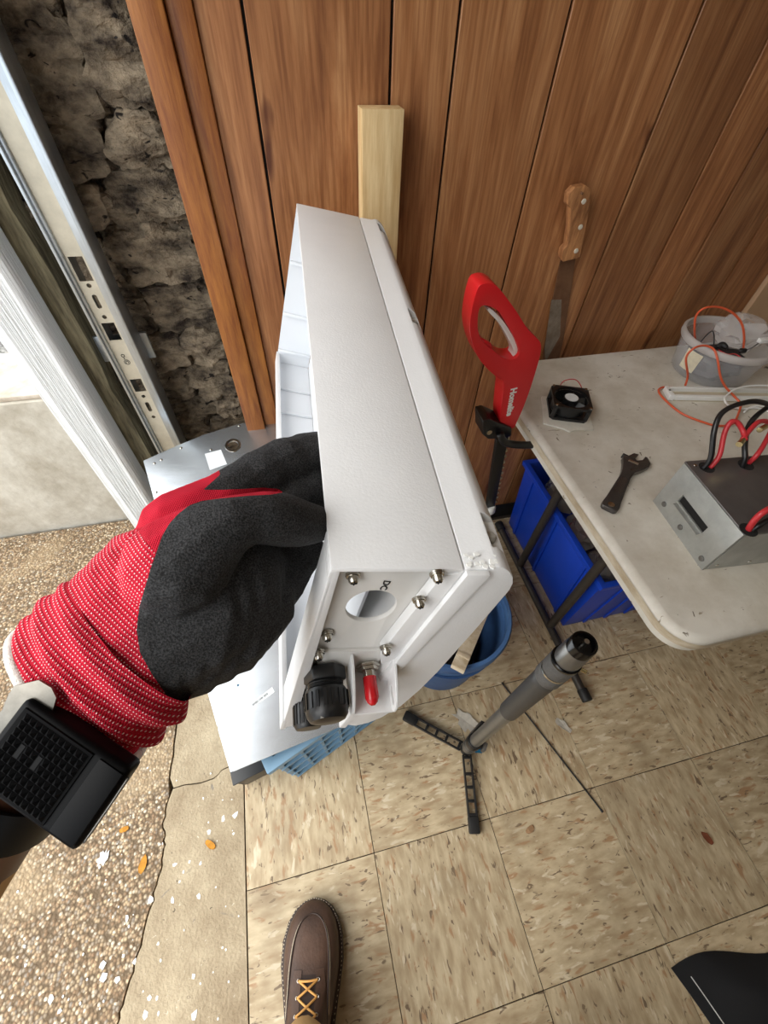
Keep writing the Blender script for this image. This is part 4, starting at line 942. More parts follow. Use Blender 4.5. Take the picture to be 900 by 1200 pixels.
mb.add(top_+bot_, fs).build('bag_body', M_blackcloth, bag, smooth=True, autosmooth=60)
MB().tube([top_[1*(n_+1)+1]+Vector((0, 0, .0)), top_[3*(n_+1)+1]+Vector((0, 0, .001)), top_[6*(n_+1)+1]+Vector((0, 0, .001)), top_[9*(n_+1)+1]], .0011, 6).build('seam_piping', M_whitepl, bag, smooth=True)

# ---- leaves, chips, flakes
def leaf(px, py, ln, wd, ang, lab, mt=M_leaf, nm='dry_leaf', cat='leaf', zz=.0):
    c = Pz(px, py, zz); R = Rz(ang); P = []; n = 22 if cat in ('plaster', 'paint') else 10
    for i in range(n):
        a = 2*math.pi*i/n; r = 1+(.8 if cat in ('plaster', 'paint') else .25)*noise.noise(Vector((px*.3, i*1.9, 0))); P.append(c+R @ Vector((math.cos(a)*ln/2*r, math.sin(a)*wd/2*r, .0008+.003*abs(math.sin(a)))))
    o = MB().prism(P, (0, 0, .0007)).build(nm, mt); tag(o, lab, cat)
leaf(828, 982, .034, .016, -70, 'curled reddish brown dry leaf on the tiles')
leaf(621, 972, .026, .014, 20, 'pale tan leaf scrap on the tiles near the monopod', mat('tan_leaf', (150, 116, 82), .8))
leaf(168, 1013, .034, .018, 80, 'large ochre chip on the aggregate paving beside the crack', M_yellow, 'ochre_chip', 'chip', -.003)
leaf(247, 990, .030, .014, -40, 'ochre chip on the threshold with a white fleck', M_yellow, 'ochre_chip', 'chip', -.002)
leaf(146, 972, .022, .012, 10, 'small ochre chip on the aggregate near the watch', M_yellow, 'ochre_chip', 'chip', -.003)
leaf(122, 1005, .030, .022, 60, 'ragged white paint splash on the aggregate', M_flake, 'paint_splash', 'paint', -.003)
leaf(660, 850, .05, .022, -60, 'whitish plaster smear on the tiles beside the monopod', M_residue, 'plaster_smear', 'plaster', 0)
leaf(545, 845, .06, .045, -50, 'broad grey plaster smear on the tiles behind the monopod feet', M_residue, 'plaster_smear', 'plaster', 0)
mb = MB()
spots = [(205, 1013), (233, 1050), (176, 1055), (149, 1076), (145, 1120), (137, 1148), (158, 1127), (227, 1145), (228, 1190), (175, 1170), (170, 1190), (186, 1187), (70, 1185), (60, 1170), (120, 1130), (122, 1145), (222, 1010), (235, 1012), (202, 1055), (262, 960), (245, 975), (276, 955)]
for k_ in range(70):
    spots.append((random.uniform(20, 280), random.uniform(900, 1195)))
for i_, (px, py) in enumerate(spots):
    c = Pz(px, py, -.0022); s_ = random.uniform(.004, .010) if i_ < 22 else random.uniform(.0015, .004); a0_ = random.uniform(0, 6)
    if abs(c.x+.285) < .01: continue
    mb.prism([c+Vector((math.cos(a0_+a)*s_*random.uniform(.4, 1), math.sin(a0_+a)*s_*random.uniform(.5, 1.2), 0)) for a in (0, 1.2, 2.4, 3.6, 4.9)], (0, 0, .0008))
tag(mb.build('paint_flakes', M_flake), 'tiny white paint flakes scattered over the doorway concrete', 'paint flakes', kind='stuff')

# ================================================================ HELD RADIO HOUSING
V_ = (RT*(316-CX)+DN*(-95-CY)+FW*F).normalized()            # long axis (vanishing point of its edges)
D0 = Pd(388, 666, .29); C0 = Pd(545, 667, .315); E0 = Pd(330, 855, .45); LR = .655
en = (C0-D0).cross(E0-D0).normalized()
if en.dot(V_) < 0: en = -en                                   # en points away from the camera, into the housing
eu = (C0-D0).normalized(); ew = en.cross(eu)
if ew.dot(E0-D0) < 0: ew = -ew
def Q(px, py): return Pp(px, py, D0, en)                      # photo pixel -> point of the end plane
def QT(px, py, t): return Pp(px, py, D0+V_*t, en)            # the same on a plane set back by t
def UW(u, w_, t=0.0): return D0+eu*u+ew*w_+V_*t
def uwof(p): q = p-D0; return q.dot(eu), q.dot(ew)
rad = thing('antenna_housing', tuple(UW(.05, .25, .3)), 'white metal antenna housing with a wedge profile held in the gloved hand', 'antenna')
uE, wE = uwof(E0); uC = uwof(C0)[0]
FS = (tuple(D0), 1.0)
th = .0042
# top panel, with a shallow folded edge at the left
MB().prism([UW(0, 0), UW(uC-.0008, 0), UW(uC-.0008, th), UW(0, th)], V_*LR).build('top_panel', M_white_top, rad, bevel=.0012)
lipd = (E0-D0).normalized(); inn = (eu-lipd*eu.dot(lipd)).normalized()
def LP(a, b, t): return D0+lipd*a+inn*b+V_*t                  # a along the left face, b inwards
Ll = (E0-D0).length
MB().prism([LP(th+.0002, 0, 0), LP(.013, 0, 0), LP(.013, .003, 0), LP(th+.0002, .003, 0)], V_*.035).build('left_lip', M_white_powder, rad, bevel=.0008)
MB().prism([LP(Ll-.022, -.002, 0), LP(Ll, -.002, 0), LP(Ll, .004, 0), LP(Ll-.022, .004, 0)], V_*LR).build('lower_lip', M_white_powder, rad, bevel=.001)
# near side cheek plate: the left face is closed at the near end
MB().prism([LP(.0135, 0, 0), LP(Ll-.0225, 0, 0), LP(Ll-.0225, .0032, 0), LP(.0135, .0032, 0)], V_*.034).build('side_cheek', M_white_powder, rad, bevel=.0008)
# recessed wall of the trough and its ribs
MB().prism([LP(th+.001, .062, .06), LP(Ll-.002, .062, .06), LP(Ll-.002, .065, .06), LP(th+.001, .065, .06)], V_*(LR-.066)).build('trough_wall', M_white_plain, rad)
MB().prism([LP(Ll-.004, .0045, .036), LP(Ll-.0005, .0045, .036), LP(Ll-.0005, .0615, .036), LP(Ll-.004, .0615, .036)], V_*(LR-.04)).build('trough_floor', M_white_plain, rad)
for t_ in (.500, .565):
    MB().prism([LP(Ll-.0045, .005, t_), LP(Ll-.0085, .005, t_), LP(Ll-.0085, .0612, t_), LP(Ll-.0045, .0612, t_)], V_*.005).build('rib', M_white_plain, rad, bevel=.0012)
for a_ in (.30, .62, .88):
    MB().prism([LP(Ll*a_, .001, LR-.0095), LP(Ll*a_+.005, .001, LR-.0095), LP(Ll*a_+.005, .0612, LR-.0095), LP(Ll*a_, .0612, LR-.0095)], V_*.0045).build('rib', M_white_plain, rad, bevel=.0012)
MB().prism([LP(th+.001, .0005, LR-.005), LP(Ll-.0045, .0005, LR-.005), LP(Ll-.0045, .0615, LR-.005), LP(th+.001, .0615, LR-.005)], V_*.0045).build('far_plate', M_white_plain, rad)
# radome slab on the right, with a gasket lip proud of its end
slabP = [(546.2, 667.3), (574.3, 667.0), (583, 665.2), (591, 666), (597.5, 670), (601.5, 677), (601.5, 684), (597.5, 692), (556, 740), (513, 788), (492, 809), (470, 828), (446, 842), (430, 848), (417, 851), (397, 849)]
sl_ = MB().prism([Q(*p) for p in slabP], V_*LR).build('radome', M_white_powder, None, bevel=.0016)
lipP = [(545.8, 667.6), (573, 668.2), (471, 777.5), (404, 848), (397, 847.5), (461.5, 773)]
MB().prism([Q(*p)-V_*.0002 for p in lipP], -V_*.0045).build('gasket_lip', M_white_powder, rad, bevel=.0008)
uR, wR = uwof(Q(601, 678))
cuts = []; pk = []
for t_ in (.036, .36, .625):
    c_ = UW(uR-.004, wR-.010, t_); Rr = Matrix((eu, V_, ew)).transposed()
    cuts.append(MB().box(c_, (.026, .034, .016), Rr)); pk.append(c_)
cut(sl_, cuts); attach(sl_, rad)
for c_ in pk:
    MB().lathe(c_-eu*.006+ew*.0085, -ew, [(-.001, .0058), (.003, .0058), (.005, .004)], 12).build('pocket_bolt', M_greypl, rad, smooth=True, autosmooth=40)
# end plate with cable hole
ti = .010
hp = QT(435, 711, ti)-V_*ti; hu, hw = uwof(hp)
hr = abs(uwof(QT(466.5, 703, ti))[0]-uwof(QT(404, 717, ti))[0])/2
outer = [Q(389.5, 671)+V_*ti, Q(541, 672)+V_*ti, Q(402, 846)+V_*ti, Q(334, 849)+V_*ti]
inner = [UW(hu+hr*math.cos(a), hw+hr*math.sin(a), ti) for a in [2*math.pi*i/40 for i in range(40)]]
epl = prism_holes(outer, [inner], V_*.004).build('end_plate', M_grey_paint, rad, bevel=.0004, seg=1)
# frame strips around the end plate
MB().prism([Q(388.4, 667.5), Q(399, 669.5), Q(345, 850), Q(330.5, 854)], V_*.0095).build('end_frame', M_white_powder, rad, bevel=.0012)
MB().prism([Q(541, 671), Q(544.6, 668.2), Q(461.2, 772.5), Q(446.5, 778), Q(447, 764), Q(517, 676.5)], V_*.0095).build('end_frame', M_white_powder, rad, bevel=.0010)
# lower connector plate
lp = MB().prism([QT(378, 764.5, .0065), QT(445.5, 762.5, .0065), QT(445, 776, .0065), QT(401, 838, .0065), QT(346, 840, .0065)], V_*.0033).build('connector_plate', M_grey_paint, rad, bevel=.0006)
# lettering
text_mesh('port_lettering', 'DC', .0080, QT(451, 686, ti-.0004), ew+eu*-.15, eu, M_ink, rad, depth=.0001, bold=.0002)
# screws with washers
def screw(px, py, r=.0058, base=ti):
    p = QT(px, py, base); ax_ = -V_
    s_ = MB().lathe(p, ax_, [(0, r), (.0014, r), (.0015, r*.93), (.0028, r*.93), (.0029, r*.72), (.0062, r*.70), (.0078, r*.5), (.0082, r*.2)], 20).build('screw', M_steel, rad, smooth=True, autosmooth=35)
    u_ = (eu-ax_*eu.dot(ax_)).normalized(); v2 = ax_.cross(u_)
    Rr = Matrix((u_, v2, ax_)).transposed()
    MB().box(p+ax_*.0080, (r*.8, r*.16, .0012), Rr).box(p+ax_*.0080, (r*.16, r*.8, .0012), Rr).build('cross_recess', M_dark, s_)
for px, py in ((413.5, 672.5), (383, 740.5)): screw(px, py)
for px, py in ((511.5, 671), (490.5, 701), (452, 757)): screw(px, py, .0056, -.0003)
screw(373.5, 763, .0056, .0064)
# cable gland (axis leaves the end plate)
g0 = QT(380, 783, .0065); ga = (-V_).normalized()
gl = MB().lathe(g0, ga, [(0, .0185), (.0015, .0195), (.0115, .0195), (.013, .0185)], 6).build('gland_nut', M_blackpl, rad, bevel=.0012)
MB().lathe(g0, ga, [(.013, .0155), (.014, .0165), (.015, .0155), (.016, .0165), (.017, .0155), (.018, .0165), (.019, .0155)], 28).build('gland_thread', M_blackpl, rad, smooth=True, autosmooth=30)
gb = MB().lathe(g0, ga, [(.019, .0175), (.022, .0192), (.036, .0192), (.041, .0182), (.045, .0155), (.0465, .0115)], 30).build('gland_dome', M_blackpl, rad, smooth=True, autosmooth=35)
uu = (eu-ga*eu.dot(ga)).normalized(); vv = ga.cross(uu)
for i in range(18):
    a = 2*math.pi*i/18; d = uu*math.cos(a)+vv*math.sin(a); s2 = ga.cross(d)
    MB().box(g0+ga*.0290+d*.0193, (.0016, .0028, .0135), Matrix((d, s2, ga)).transposed()).build('grip_rib', M_blackpl, gb)
MB().box(g0+ga*.0455+vv*0-uu*.002-ew*.012, (.012, .006, .004), Matrix((uu, vv, ga)).transposed()).build('gland_label', M_greypl, gb)
# second smaller knurled plug beside it
k0 = QT(360, 820, .0065)
kp = MB().lathe(k0, ga, [(0, .0135), (.002, .0140), (.024, .0140), (.027, .012)], 28).build('knurled_plug', M_blackpl, rad, smooth=True, autosmooth=35)
for i in range(22):
    a = 2*math.pi*i/22; d = uu*math.cos(a)+vv*math.sin(a); s2 = ga.cross(d)
    MB().box(k0+ga*.013+d*.0142, (.0013, .0018, .020), Matrix((d, s2, ga)).transposed()).build('grip_rib', M_blackpl, kp)
# guard bracket with connector and red cap
b0_ = QT(433, 776, .0062); ub, wb = uwof(b0_-V_*.0062)
def G(u, w_, t): return D0+eu*(ub+u)+ew*(wb+w_)+V_*(.0062)+ga*t
gbk = MB().prism([G(-.0185, .016, .0001), G(.0205, .016, .0001), G(.0205, .019, .0001), G(-.0185, .019, .0001)], ga*.038).build('guard_back', M_white_powder, rad, bevel=.0008)
for s_, u0 in ((-1, -.0205), (1, .019)):
    prof_ = [(-.016, .000), (.019, .000), (.019, .034), (.013, .040), (.005, .041), (-.004, .035), (-.016, .012)]
    P_ = [G(u0, w2, t2) for w2, t2 in prof_]
    if s_ > 0:
        hol = [G(u0, .008+.0035*math.cos(a), .027+(.005 if math.sin(a) > 0 else -.005)+.0035*math.sin(a)) for a in [2*math.pi*i/16 for i in range(16)]]
        prism_holes(P_, [hol], eu*.0026).build('guard_cheek', M_white_powder, rad, bevel=.0005, seg=1)
    else: MB().prism(P_, eu*.0026).build('guard_cheek', M_white_powder, rad, bevel=.0006)
cb = G(-.001, .004, 0)
cn = MB().lathe(cb, ga, [(0, .0115), (.003, .0115), (.0032, .0095), (.006, .0095), (.0062, .0058), (.016, .0058)], 6).build('coax_connector', M_steel, rad, bevel=.0004)
MB().lathe(cb, ga, [(.0115, .0060), (.012, .0064), (.030, .0064), (.034, .0048), (.0365, .002)], 20).build('red_cap', M_redcap, cn, smooth=True, autosmooth=50)
# paint chips at the near corner
mb = MB()
for i in range(16):
    p = Q(random.uniform(548, 590), 666.5)+V_*random.uniform(.001, .012)-ew*.0004; s_ = random.uniform(.001, .003)
    mb.prism([p+eu*s_*math.cos(a)+V_*s_*random.uniform(.5, 1)*math.sin(a) for a in (0, 1.3, 2.5, 3.8, 5)], -ew*.0009)
tag(mb.build('chipped_paint', M_flake, rad), kind='stuff')

# ================================================================ PERSON (photographer)
person = thing('person', (-.05, -.38, 0), 'person in brown lace-up boots holding the antenna in a red and black work glove', 'person')
# ---- glove: one continuous surface grown from overlapping balls
def ballchain(lst, bm, flat=.72):
    """lst: (px, py, radius px, depth m)"""
    P = [(Pd(x, y, d), r*d/F) for x, y, r, d in lst]
    for (a, ra), (b, rb) in zip(P, P[1:]):
        n = max(2, int((b-a).length/(min(ra, rb)*.22)))
        for k_ in range(n+1):
            t = k_/n; c_ = a.lerp(b, t); r_ = ra+(rb-ra)*t
            R4 = Matrix((RT, DN, FW)).transposed().to_4x4()
            bmesh.ops.create_icosphere(bm, subdivisions=2, radius=r_, matrix=Matrix.Translation(c_) @ R4 @ Matrix.Diagonal((1, 1, flat, 1)))
def remeshed(name, chains, voxel, mats, smooth_it=6):
    bm = bmesh.new()
    for ch_, fl2 in chains: ballchain(ch_, bm, fl2)
    me = bpy.data.meshes.new(name); bm.to_mesh(me); bm.free(); o = bpy.data.objects.new(name, me); C.objects.link(o)
    md = o.modifiers.new('r', 'REMESH'); md.mode = 'VOXEL'; md.voxel_size = voxel
    ms = o.modifiers.new('s', 'SMOOTH'); ms.factor = .5; ms.iterations = smooth_it
    bpy.context.view_layer.update(); baked(o)
    o.data.materials.clear()
    for m_ in mats: o.data.materials.append(m_)
    for p in o.data.polygons: p.use_smooth = True
    return o
hand = [
 # palm and heel of the hand
 ([(150, 745, 96, .272), (195, 712, 104, .284), (236, 690, 98, .302), (266, 680, 80, .340)], .55),
 ([(200, 745, 82, .290), (250, 722, 78, .305), (290, 705, 58, .325)], .6),
 # thumb mound and thumb
 ([(208, 664, 62, .266), (240, 634, 47, .267), (268, 616, 36, .270), (292, 608, 31, .277), (310, 607, 32.5, .284), (330, 609, 33, .295), (350, 613, 29, .310), (364, 614, 25, .322), (375, 614, 20, .334)], .95),
 # index finger
 ([(215, 622, 50, .300), (262, 590, 37, .318), (290, 568, 31.5, .336), (304, 560, 33, .344), (318, 551, 30.5, .352), (334, 543, 31, .361), (346, 540, 28.5, .368), (358, 537, 30.5, .376), (372, 534, 29, .385), (398, 534, 26, .398)], .95),
 # middle finger
 ([(285, 622, 34, .335), (322, 600, 27, .346), (340, 586, 25.5, .356), (356, 578, 24, .366), (366, 574, 25.5, .372), (380, 571, 24, .382), (396, 572, 21, .392)], .95),
 # ring finger
 ([(295, 645, 34, .340), (330, 622, 25, .356), (354, 606, 22.5, .370), (366, 602, 21, .376), (382, 598, 20, .386)], .95),
 # little finger curled under the thumb
 ([(280, 700, 56, .330), (318, 682, 40, .342), (342, 662, 27, .352), (360, 645, 22, .360)], .9),
]
glove = remeshed('glove', hand, .0016, [M_knit], 4)
def inside(p, poly):
    x, y = p; c_ = False; n = len(poly); j = n-1
    for i in range(n):
        xi, yi = poly[i]; xj, yj = poly[j]
        if (yi > y) != (yj > y) and x < (xj-xi)*(y-yi)/(yj-yi)+xi: c_ = not c_
        j = i
    return c_
coat_poly = [(900, 400), (900, 1000), (260, 1000), (207, 832), (192, 810), (178, 790), (164, 765), (160, 738), (163, 712), (170, 688), (177, 665), (185, 642), (190, 628), (198, 614), (209, 602), (222, 592), (236, 587), (258, 584), (290, 581), (318, 579.5), (332, 577), (326, 573), (308, 571.5), (285, 573), (262, 574), (238, 574), (247, 566), (258, 556), (240, 500), (240, 400)]
# knit rows: measured along the wrist axis
wa = Pd(90, 815, .262); wb_ = Pd(215, 690, .28); wax = (wb_-wa).normalized(); wref = (FW-wax*FW.dot(wax)).normalized(); wsd = wax.cross(wref)
def knit_attrs(o, stitch_end=.082):
    me = o.data; off = o.location
    A_ = me.attributes.new('along', 'FLOAT', 'POINT'); B_ = me.attributes.new('around', 'FLOAT', 'POINT'); S_ = me.attributes.new('stitch', 'FLOAT', 'POINT')
    for i, v in enumerate(me.vertices):
        q = v.co+off-wa; t = q.dot(wax); A_.data[i].value = t; B_.data[i].value = q.dot(wsd)
        x_, y_ = proj(v.co+off); S_.data[i].value = 1.0 if (x_-150)*.55+(y_-650)*-.0 < (y_-640)*.45+14 else 0.0
knit_attrs(glove)
off = glove.location
ca_ = glove.data.attributes.new('coat', 'FLOAT', 'POINT')
def seg_d(x, y, a, b):
    dx, dy = b[0]-a[0], b[1]-a[1]; t = max(0, min(1, ((x-a[0])*dx+(y-a[1])*dy)/(dx*dx+dy*dy))); return math.hypot(x-a[0]-t*dx, y-a[1]-t*dy)
segs = list(zip(coat_poly, coat_poly[1:]+coat_poly[:1]))
for i, v in enumerate(glove.data.vertices):
    x_, y_ = proj(v.co+off); dd = min(seg_d(x_, y_, a, b) for a, b in segs)
    ca_.data[i].value = dd if inside((x_, y_), coat_poly) else -dd
attach(glove, person)
# ---- cuff: loose knitted sleeve of rings around the wrist with wrinkles
ca0 = Pd(93, 807, .267); ca1 = Pd(160, 748, .273); cax = (ca1-ca0).normalized()
e1_ = (DN*0.66+RT*0.75); e1_ = (e1_-cax*e1_.dot(cax)).normalized(); e2_ = cax.cross(e1_)
rings = []; nr, na = 46, 64; Lcf = (ca1-ca0).length
def cuff_r(t, a):
    base = .0530+.0045*math.sin(t*2.2)
    wr_ = .0062*math.sin(t*17+1.6*math.cos(a)+.8)*(1-t)**.7*(.25+.75*max(0, math.cos(a+.5)))+.0016*noise.noise(Vector((t*6, math.cos(a)*2, math.sin(a)*2)))*1.5
    return base+wr_
for i in range(nr+1):
    t = i/nr; c_ = ca0.lerp(ca1, t)
    rings.append([c_+(e1_*math.cos(2*math.pi*k_/na)*1.0+e2_*math.sin(2*math.pi*k_/na)*.62)*cuff_r(t, 2*math.pi*k_/na)*(1-.08*max(0, t-.8)/.2) for k_ in range(na)])
inner_r = [[ca0.lerp(ca1, t)+(p-ca0.lerp(ca1, 0))*s_ for p in rings[0]] for t, s_ in ((-.02, .97), (.0, .90), (.12, .86))]
cuff = MB().loft(inner_r[::-1]+rings, cap=False).build('glove_cuff', M_knit, None, smooth=True)
knit_attrs(cuff)
for a_ in cuff.data.attributes:
    if a_.name == 'stitch':
        for d_2 in a_.data: d_2.value = 1.0
attach(cuff, glove) if False else attach(cuff, person)
rim_p = [ca0.lerp(ca1, -.02)+(p-ca0)*.985 for p in rings[0]]
MB().tube(rim_p+[rim_p[0]], .0034, 8, sm=2).build('cuff_edge', M_cufftrim, cuff, smooth=True)
# ---- bare forearm running back to the elbow, joined to the body skin
elbow = Vector((-.34, -.20, 1.03)); shl = Vector((-.19, -.40, 1.42))
arm_pts = [(Pd(130, 775, .272), .027), (Pd(60, 862, .268), .030), (Pd(-2, 948, .268), .033), (Pd(-75, 1040, .262), .040)]
# ---- body: one continuous skinned figure (arms, torso, head, legs), standing behind the camera
def skin_figure(name, V, E, mats, lev=2):
    me = bpy.data.meshes.new(name); me.from_pydata([Vector(p) for p, r in V], E, []); o = bpy.data.objects.new(name, me); C.objects.link(o)
    sk = o.modifiers.new('skin', 'SKIN'); sk.use_smooth_shade = True
    for i, (p, r) in enumerate(V): me.skin_vertices[0].data[i].radius = r if isinstance(r, tuple) else (r, r); me.skin_vertices[0].data[i].use_root = (i == 0)
    sb = o.modifiers.new('sub', 'SUBSURF'); sb.levels = lev; sb.render_levels = lev
    bpy.context.view_layer.update(); baked(o)
    o.data.materials.clear()
    for m_ in mats: o.data.materials.append(m_)
    for p in o.data.polygons: p.use_smooth = True
    return o
BY = -.40
V = [((.0, BY, .95), (.15, .11)), ((.0, BY, 1.12), (.145, .105)), ((.0, BY-.01, 1.30), (.165, .115)), ((.0, BY-.01, 1.43), (.12, .09)), ((.0, BY, 1.51), .055), ((.0, BY+.02, 1.58), (.07, .075)), ((.0, BY+.03, 1.67), (.078, .095)), ((.0, BY+.03, 1.75), (.06, .07)),
     (tuple(shl), .065), (tuple(shl.lerp(elbow, .5)), .052), (tuple(elbow), .045)]
E = [(0, 1), (1, 2), (2, 3), (3, 4), (4, 5), (5, 6), (6, 7), (3, 8), (8, 9), (9, 10)]
i0 = len(V)
for (p, r) in arm_pts[::-1]: V.append((tuple(p), r))
E += [(10, i0), (i0, i0+1), (i0+1, i0+2), (i0+2, i0+3)]
i1 = len(V)
V += [((.20, BY, 1.42), .065), ((.29, BY-.02, 1.22), .05), ((.33, BY+.02, 1.08), .043), ((.22, BY+.13, 1.16), .036), ((.13, BY+.23, 1.22), .028)]
E += [(3, i1), (i1, i1+1), (i1+1, i1+2), (i1+2, i1+3), (i1+3, i1+4)]
i2 = len(V)
V += [((-.10, BY, .90), .095), ((-.13, BY+.05, .52), .065), ((-.165, BY+.105, .14), .045), ((.11, BY-.02, .90), .095), ((.14, BY-.05, .52), .065), ((.15, BY-.09, .14), .045)]
E += [(0, i2), (i2, i2+1), (i2+1, i2+2), (0, i2+3), (i2+3, i2+4), (i2+4, i2+5)]
body = skin_figure('body', V, E, [M_skin, M_jacket, M_khaki, M_hair])
for p in body.data.polygons:
    c_ = p.center
    if c_.z > 1.535: p.material_index = 3 if (c_.y < BY+.03 or c_.z > 1.73) else 0
    elif c_.z < .97: p.material_index = 2
    elif c_.x < -.12 and c_.y > -.10: p.material_index = 0
    elif c_.x > .05 and c_.y > BY+.18: p.material_index = 0
    else: p.material_index = 1
attach(body, person)
for sx_ in (-1, 1):
    MB().ball((sx_*.032, BY+.118, 1.665), .012, 10, 8).build('eye', M_eye, person, smooth=True)
    MB().ball((sx_*.088, BY+.02, 1.655), .026, 10, 8, sq=(.35, .7, 1.1)).build('ear', M_skin, person, smooth=True)
MB().lathe((0, BY+.10, 1.675), (0, .35, -1), [(0, .006), (.02, .011), (.038, .016), (.046, .009)], 10).build('nose', M_skin, person, smooth=True)
MB().tube([(-.024, BY+.117, 1.608), (0, BY+.124, 1.606), (.024, BY+.117, 1.608)], .005, 8).build('mouth', mat('lips', (120, 66, 58), .5), person, smooth=True)
# right hand fingers curled behind the camera
for k_ in range(5):
    bq = Vector((.13, BY+.23, 1.22)); yq = .012*(k_-2)
    pts = [bq+Vector((-.004, .0, yq)), bq+Vector((-.018, .032, yq*1.6+.01)), bq+Vector((-.032, .052, yq*1.8+.018)), bq+Vector((-.046, .054, yq*1.8+.022))] if k_ < 4 else [bq+Vector((-.012, -.004, .02)), bq+Vector((-.036, .006, .034)), bq+Vector((-.055, .02, .036))]
    MB().tube(pts, lambda t: .0092-.002*t, 8).build('finger', M_skin, person, smooth=True)

# ---- boots
def boot(axis_pts, name):
    """axis_pts: heel point, toe point on the floor"""
    hl, te = Vector(axis_pts[0]), Vector(axis_pts[1]); f = (te-hl).normalized(); r = Vector((f.y, -f.x, 0)); Ln = (te-hl).length
    def B(a, b, z): return hl+f*(a*Ln)+r*b+Vector((0, 0, z))
    # half widths along the boot (left side, right side)
    WS = 1.25; prof = [(.0, .022), (.03, .031), (.12, .035), (.25, .0345), (.40, .036), (.55, .043), (.68, .0485), (.80, .0475), (.89, .0405), (.95, .030), (.985, .017), (1.0, .004)]; prof = [(a, h*WS) for a, h in prof]
    pol = lambda k, z, sh=0: [B(a, -h*k-sh, z) for a, h in prof]+[B(a, h*k+sh, z) for a, h in prof[::-1]]
    sole = MB().prism(pol(1.09, .0008), (0, 0, .021)).build('sole', M_sole, name, bevel=.003)
    MB().prism(pol(1.085, .0222), (0, 0, .0052)).build('welt', M_leather2, name, bevel=.0015)
    # stitches on the welt
    mb = MB(); path = smooth_path(pol(1.03, .0279), 6)
    acc = 0
    for p, q in zip(path, path[1:]):
        acc += (q-p).length
        if acc > .0042 and (p-hl).dot(f) > .25*Ln:
            d = (q-p).normalized(); s_ = Vector((-d.y, d.x, 0)); acc = 0
            mb.prism([p-d*.0012-s_*.0006, p+d*.0012-s_*.0006, p+d*.0012+s_*.0006, p-d*.0012+s_*.0006], (0, 0, .0008))
    tag(mb.build('welt_stitching', M_stitchm, name), kind='stuff')
    # upper: cross sections from heel to toe
    hts = [(.02, .13, .80), (.10, .145, .86), (.22, .150, .86), (.34, .140, .85), (.42, .125, .84), (.50, .107, .87), (.58, .092, .90), (.66, .080, .92), (.74, .071, .93), (.82, .064, .93), (.89, .056, .92), (.945, .046, .90), (.98, .036, .84), (.995, .030, .6)]
    hts = [(a, .0275+(z-.0275)*1.18, k) for a, z, k in hts]
    def hw(a):
        for (a0, h0), (a1, h1) in zip(prof, prof[1:]):
            if a0 <= a <= a1: return h0+(h1-h0)*(a-a0)/(a1-a0)
        return prof[-1][1]
    rings = []
    for a, zt, k in hts:
        w_ = hw(a)*k+.002; n = 20; rg = []
        for i in range(n+1):
            th_ = math.pi*i/n; cx_ = math.cos(th_); sz = math.sin(th_)
            e = .62 if a > .45 else .5
            rg.append(B(a, w_*math.copysign(abs(cx_)**.72, cx_), .0275+(zt-.0275)*abs(sz)**e))
        rg += [B(a, w_*x_, .0275) for x_ in (-.5, 0, .5)]
        rings.append(rg)
    MB().loft(rings).build('upper', M_leather, name, smooth=True, autosmooth=60)
    def top(a, b):   # height of the upper
        zt = next((z0+(z1-z0)*(a-a0)/(a1-a0) for (a0, z0, _), (a1, z1, _) in zip(hts, hts[1:]) if a0 <= a <= a1), .05)
        kk = next((k0+(k1-k0)*(a-a0)/(a1-a0) for (a0, _, k0), (a1, _, k1) in zip(hts, hts[1:]) if a0 <= a <= a1), .9)
        w_ = hw(a)*kk+.002; x_ = min(.999, abs(b)/w_); c_ = x_**(1/.72); e = .62 if a > .45 else .5
        return .0275+(zt-.0275)*(math.sqrt(max(0, 1-c_*c_)))**e
    # moccasin seam
    sm_ = [(a, b*1.25) for a, b in [(.40, -.030), (.50, -.031), (.60, -.031), (.70, -.031), (.80, -.028), (.87, -.022), (.915, -.012), (.93, 0), (.915, .012), (.87, .022), (.80, .028), (.70, .031), (.60, .031), (.50, .031), (.40, .030)]]
    MB().tube([B(a, b, top(a, b)+.0006) for a, b in sm_], .0016, 8, sm=5).build('toe_seam', M_leather2, name, smooth=True)
    MB().tube([B(a, b*1.06, top(a, b*1.06)+.0006) for a, b in sm_], .0007, 6, sm=5).build('seam_stitch', M_stitchm, name, smooth=True)
    # eyestay flaps
    for s_ in (-1, 1):
        bm_ = MB(); vs = []; aa = [.38, .46, .54, .62, .665, .682]
        for a in aa:
            for b in (.0145, .021, .0285, .034 if a < .64 else .031):
                vs.append(B(a, s_*b, top(a, b)+.0018))
        n = 4; fs = [(i*n+j, i*n+j+1, (i+1)*n+j+1, (i+1)*n+j) for i in range(len(aa)-1) for j in range(n-1)]
        vb = [v-Vector((0, 0, .004)) for v in vs]; m_ = len(vs)
        fs2 = [tuple(x+m_ for x in f_[::-1]) for f_ in fs]; ed = []
        ring_ = [0, 1, 2, 3]+[i*n+3 for i in range(1, len(aa))]+[(len(aa)-1)*n+j for j in (2, 1, 0)]+[i*n for i in range(len(aa)-2, 0, -1)]
        for p, q in zip(ring_, ring_[1:]+ring_[:1]): ed.append((p, q, q+m_, p+m_))
        bm_.add(vs+vb, fs+fs2+ed).build('eyestay', M_leather, name, smooth=True, autosmooth=45)
    tg = MB(); vs = []
    for a in (.36, .44, .52, .60, .66):
        for b in (-.0142, 0, .0142): vs.append(B(a, b, top(a, b)+.0008))
    tg.add(vs, [(i*3+j, i*3+j+1, (i+1)*3+j+1, (i+1)*3+j) for i in range(4) for j in range(2)]).build('tongue', M_leather2, name, smooth=True)
    eyes = [.64, .575, .51, .445]
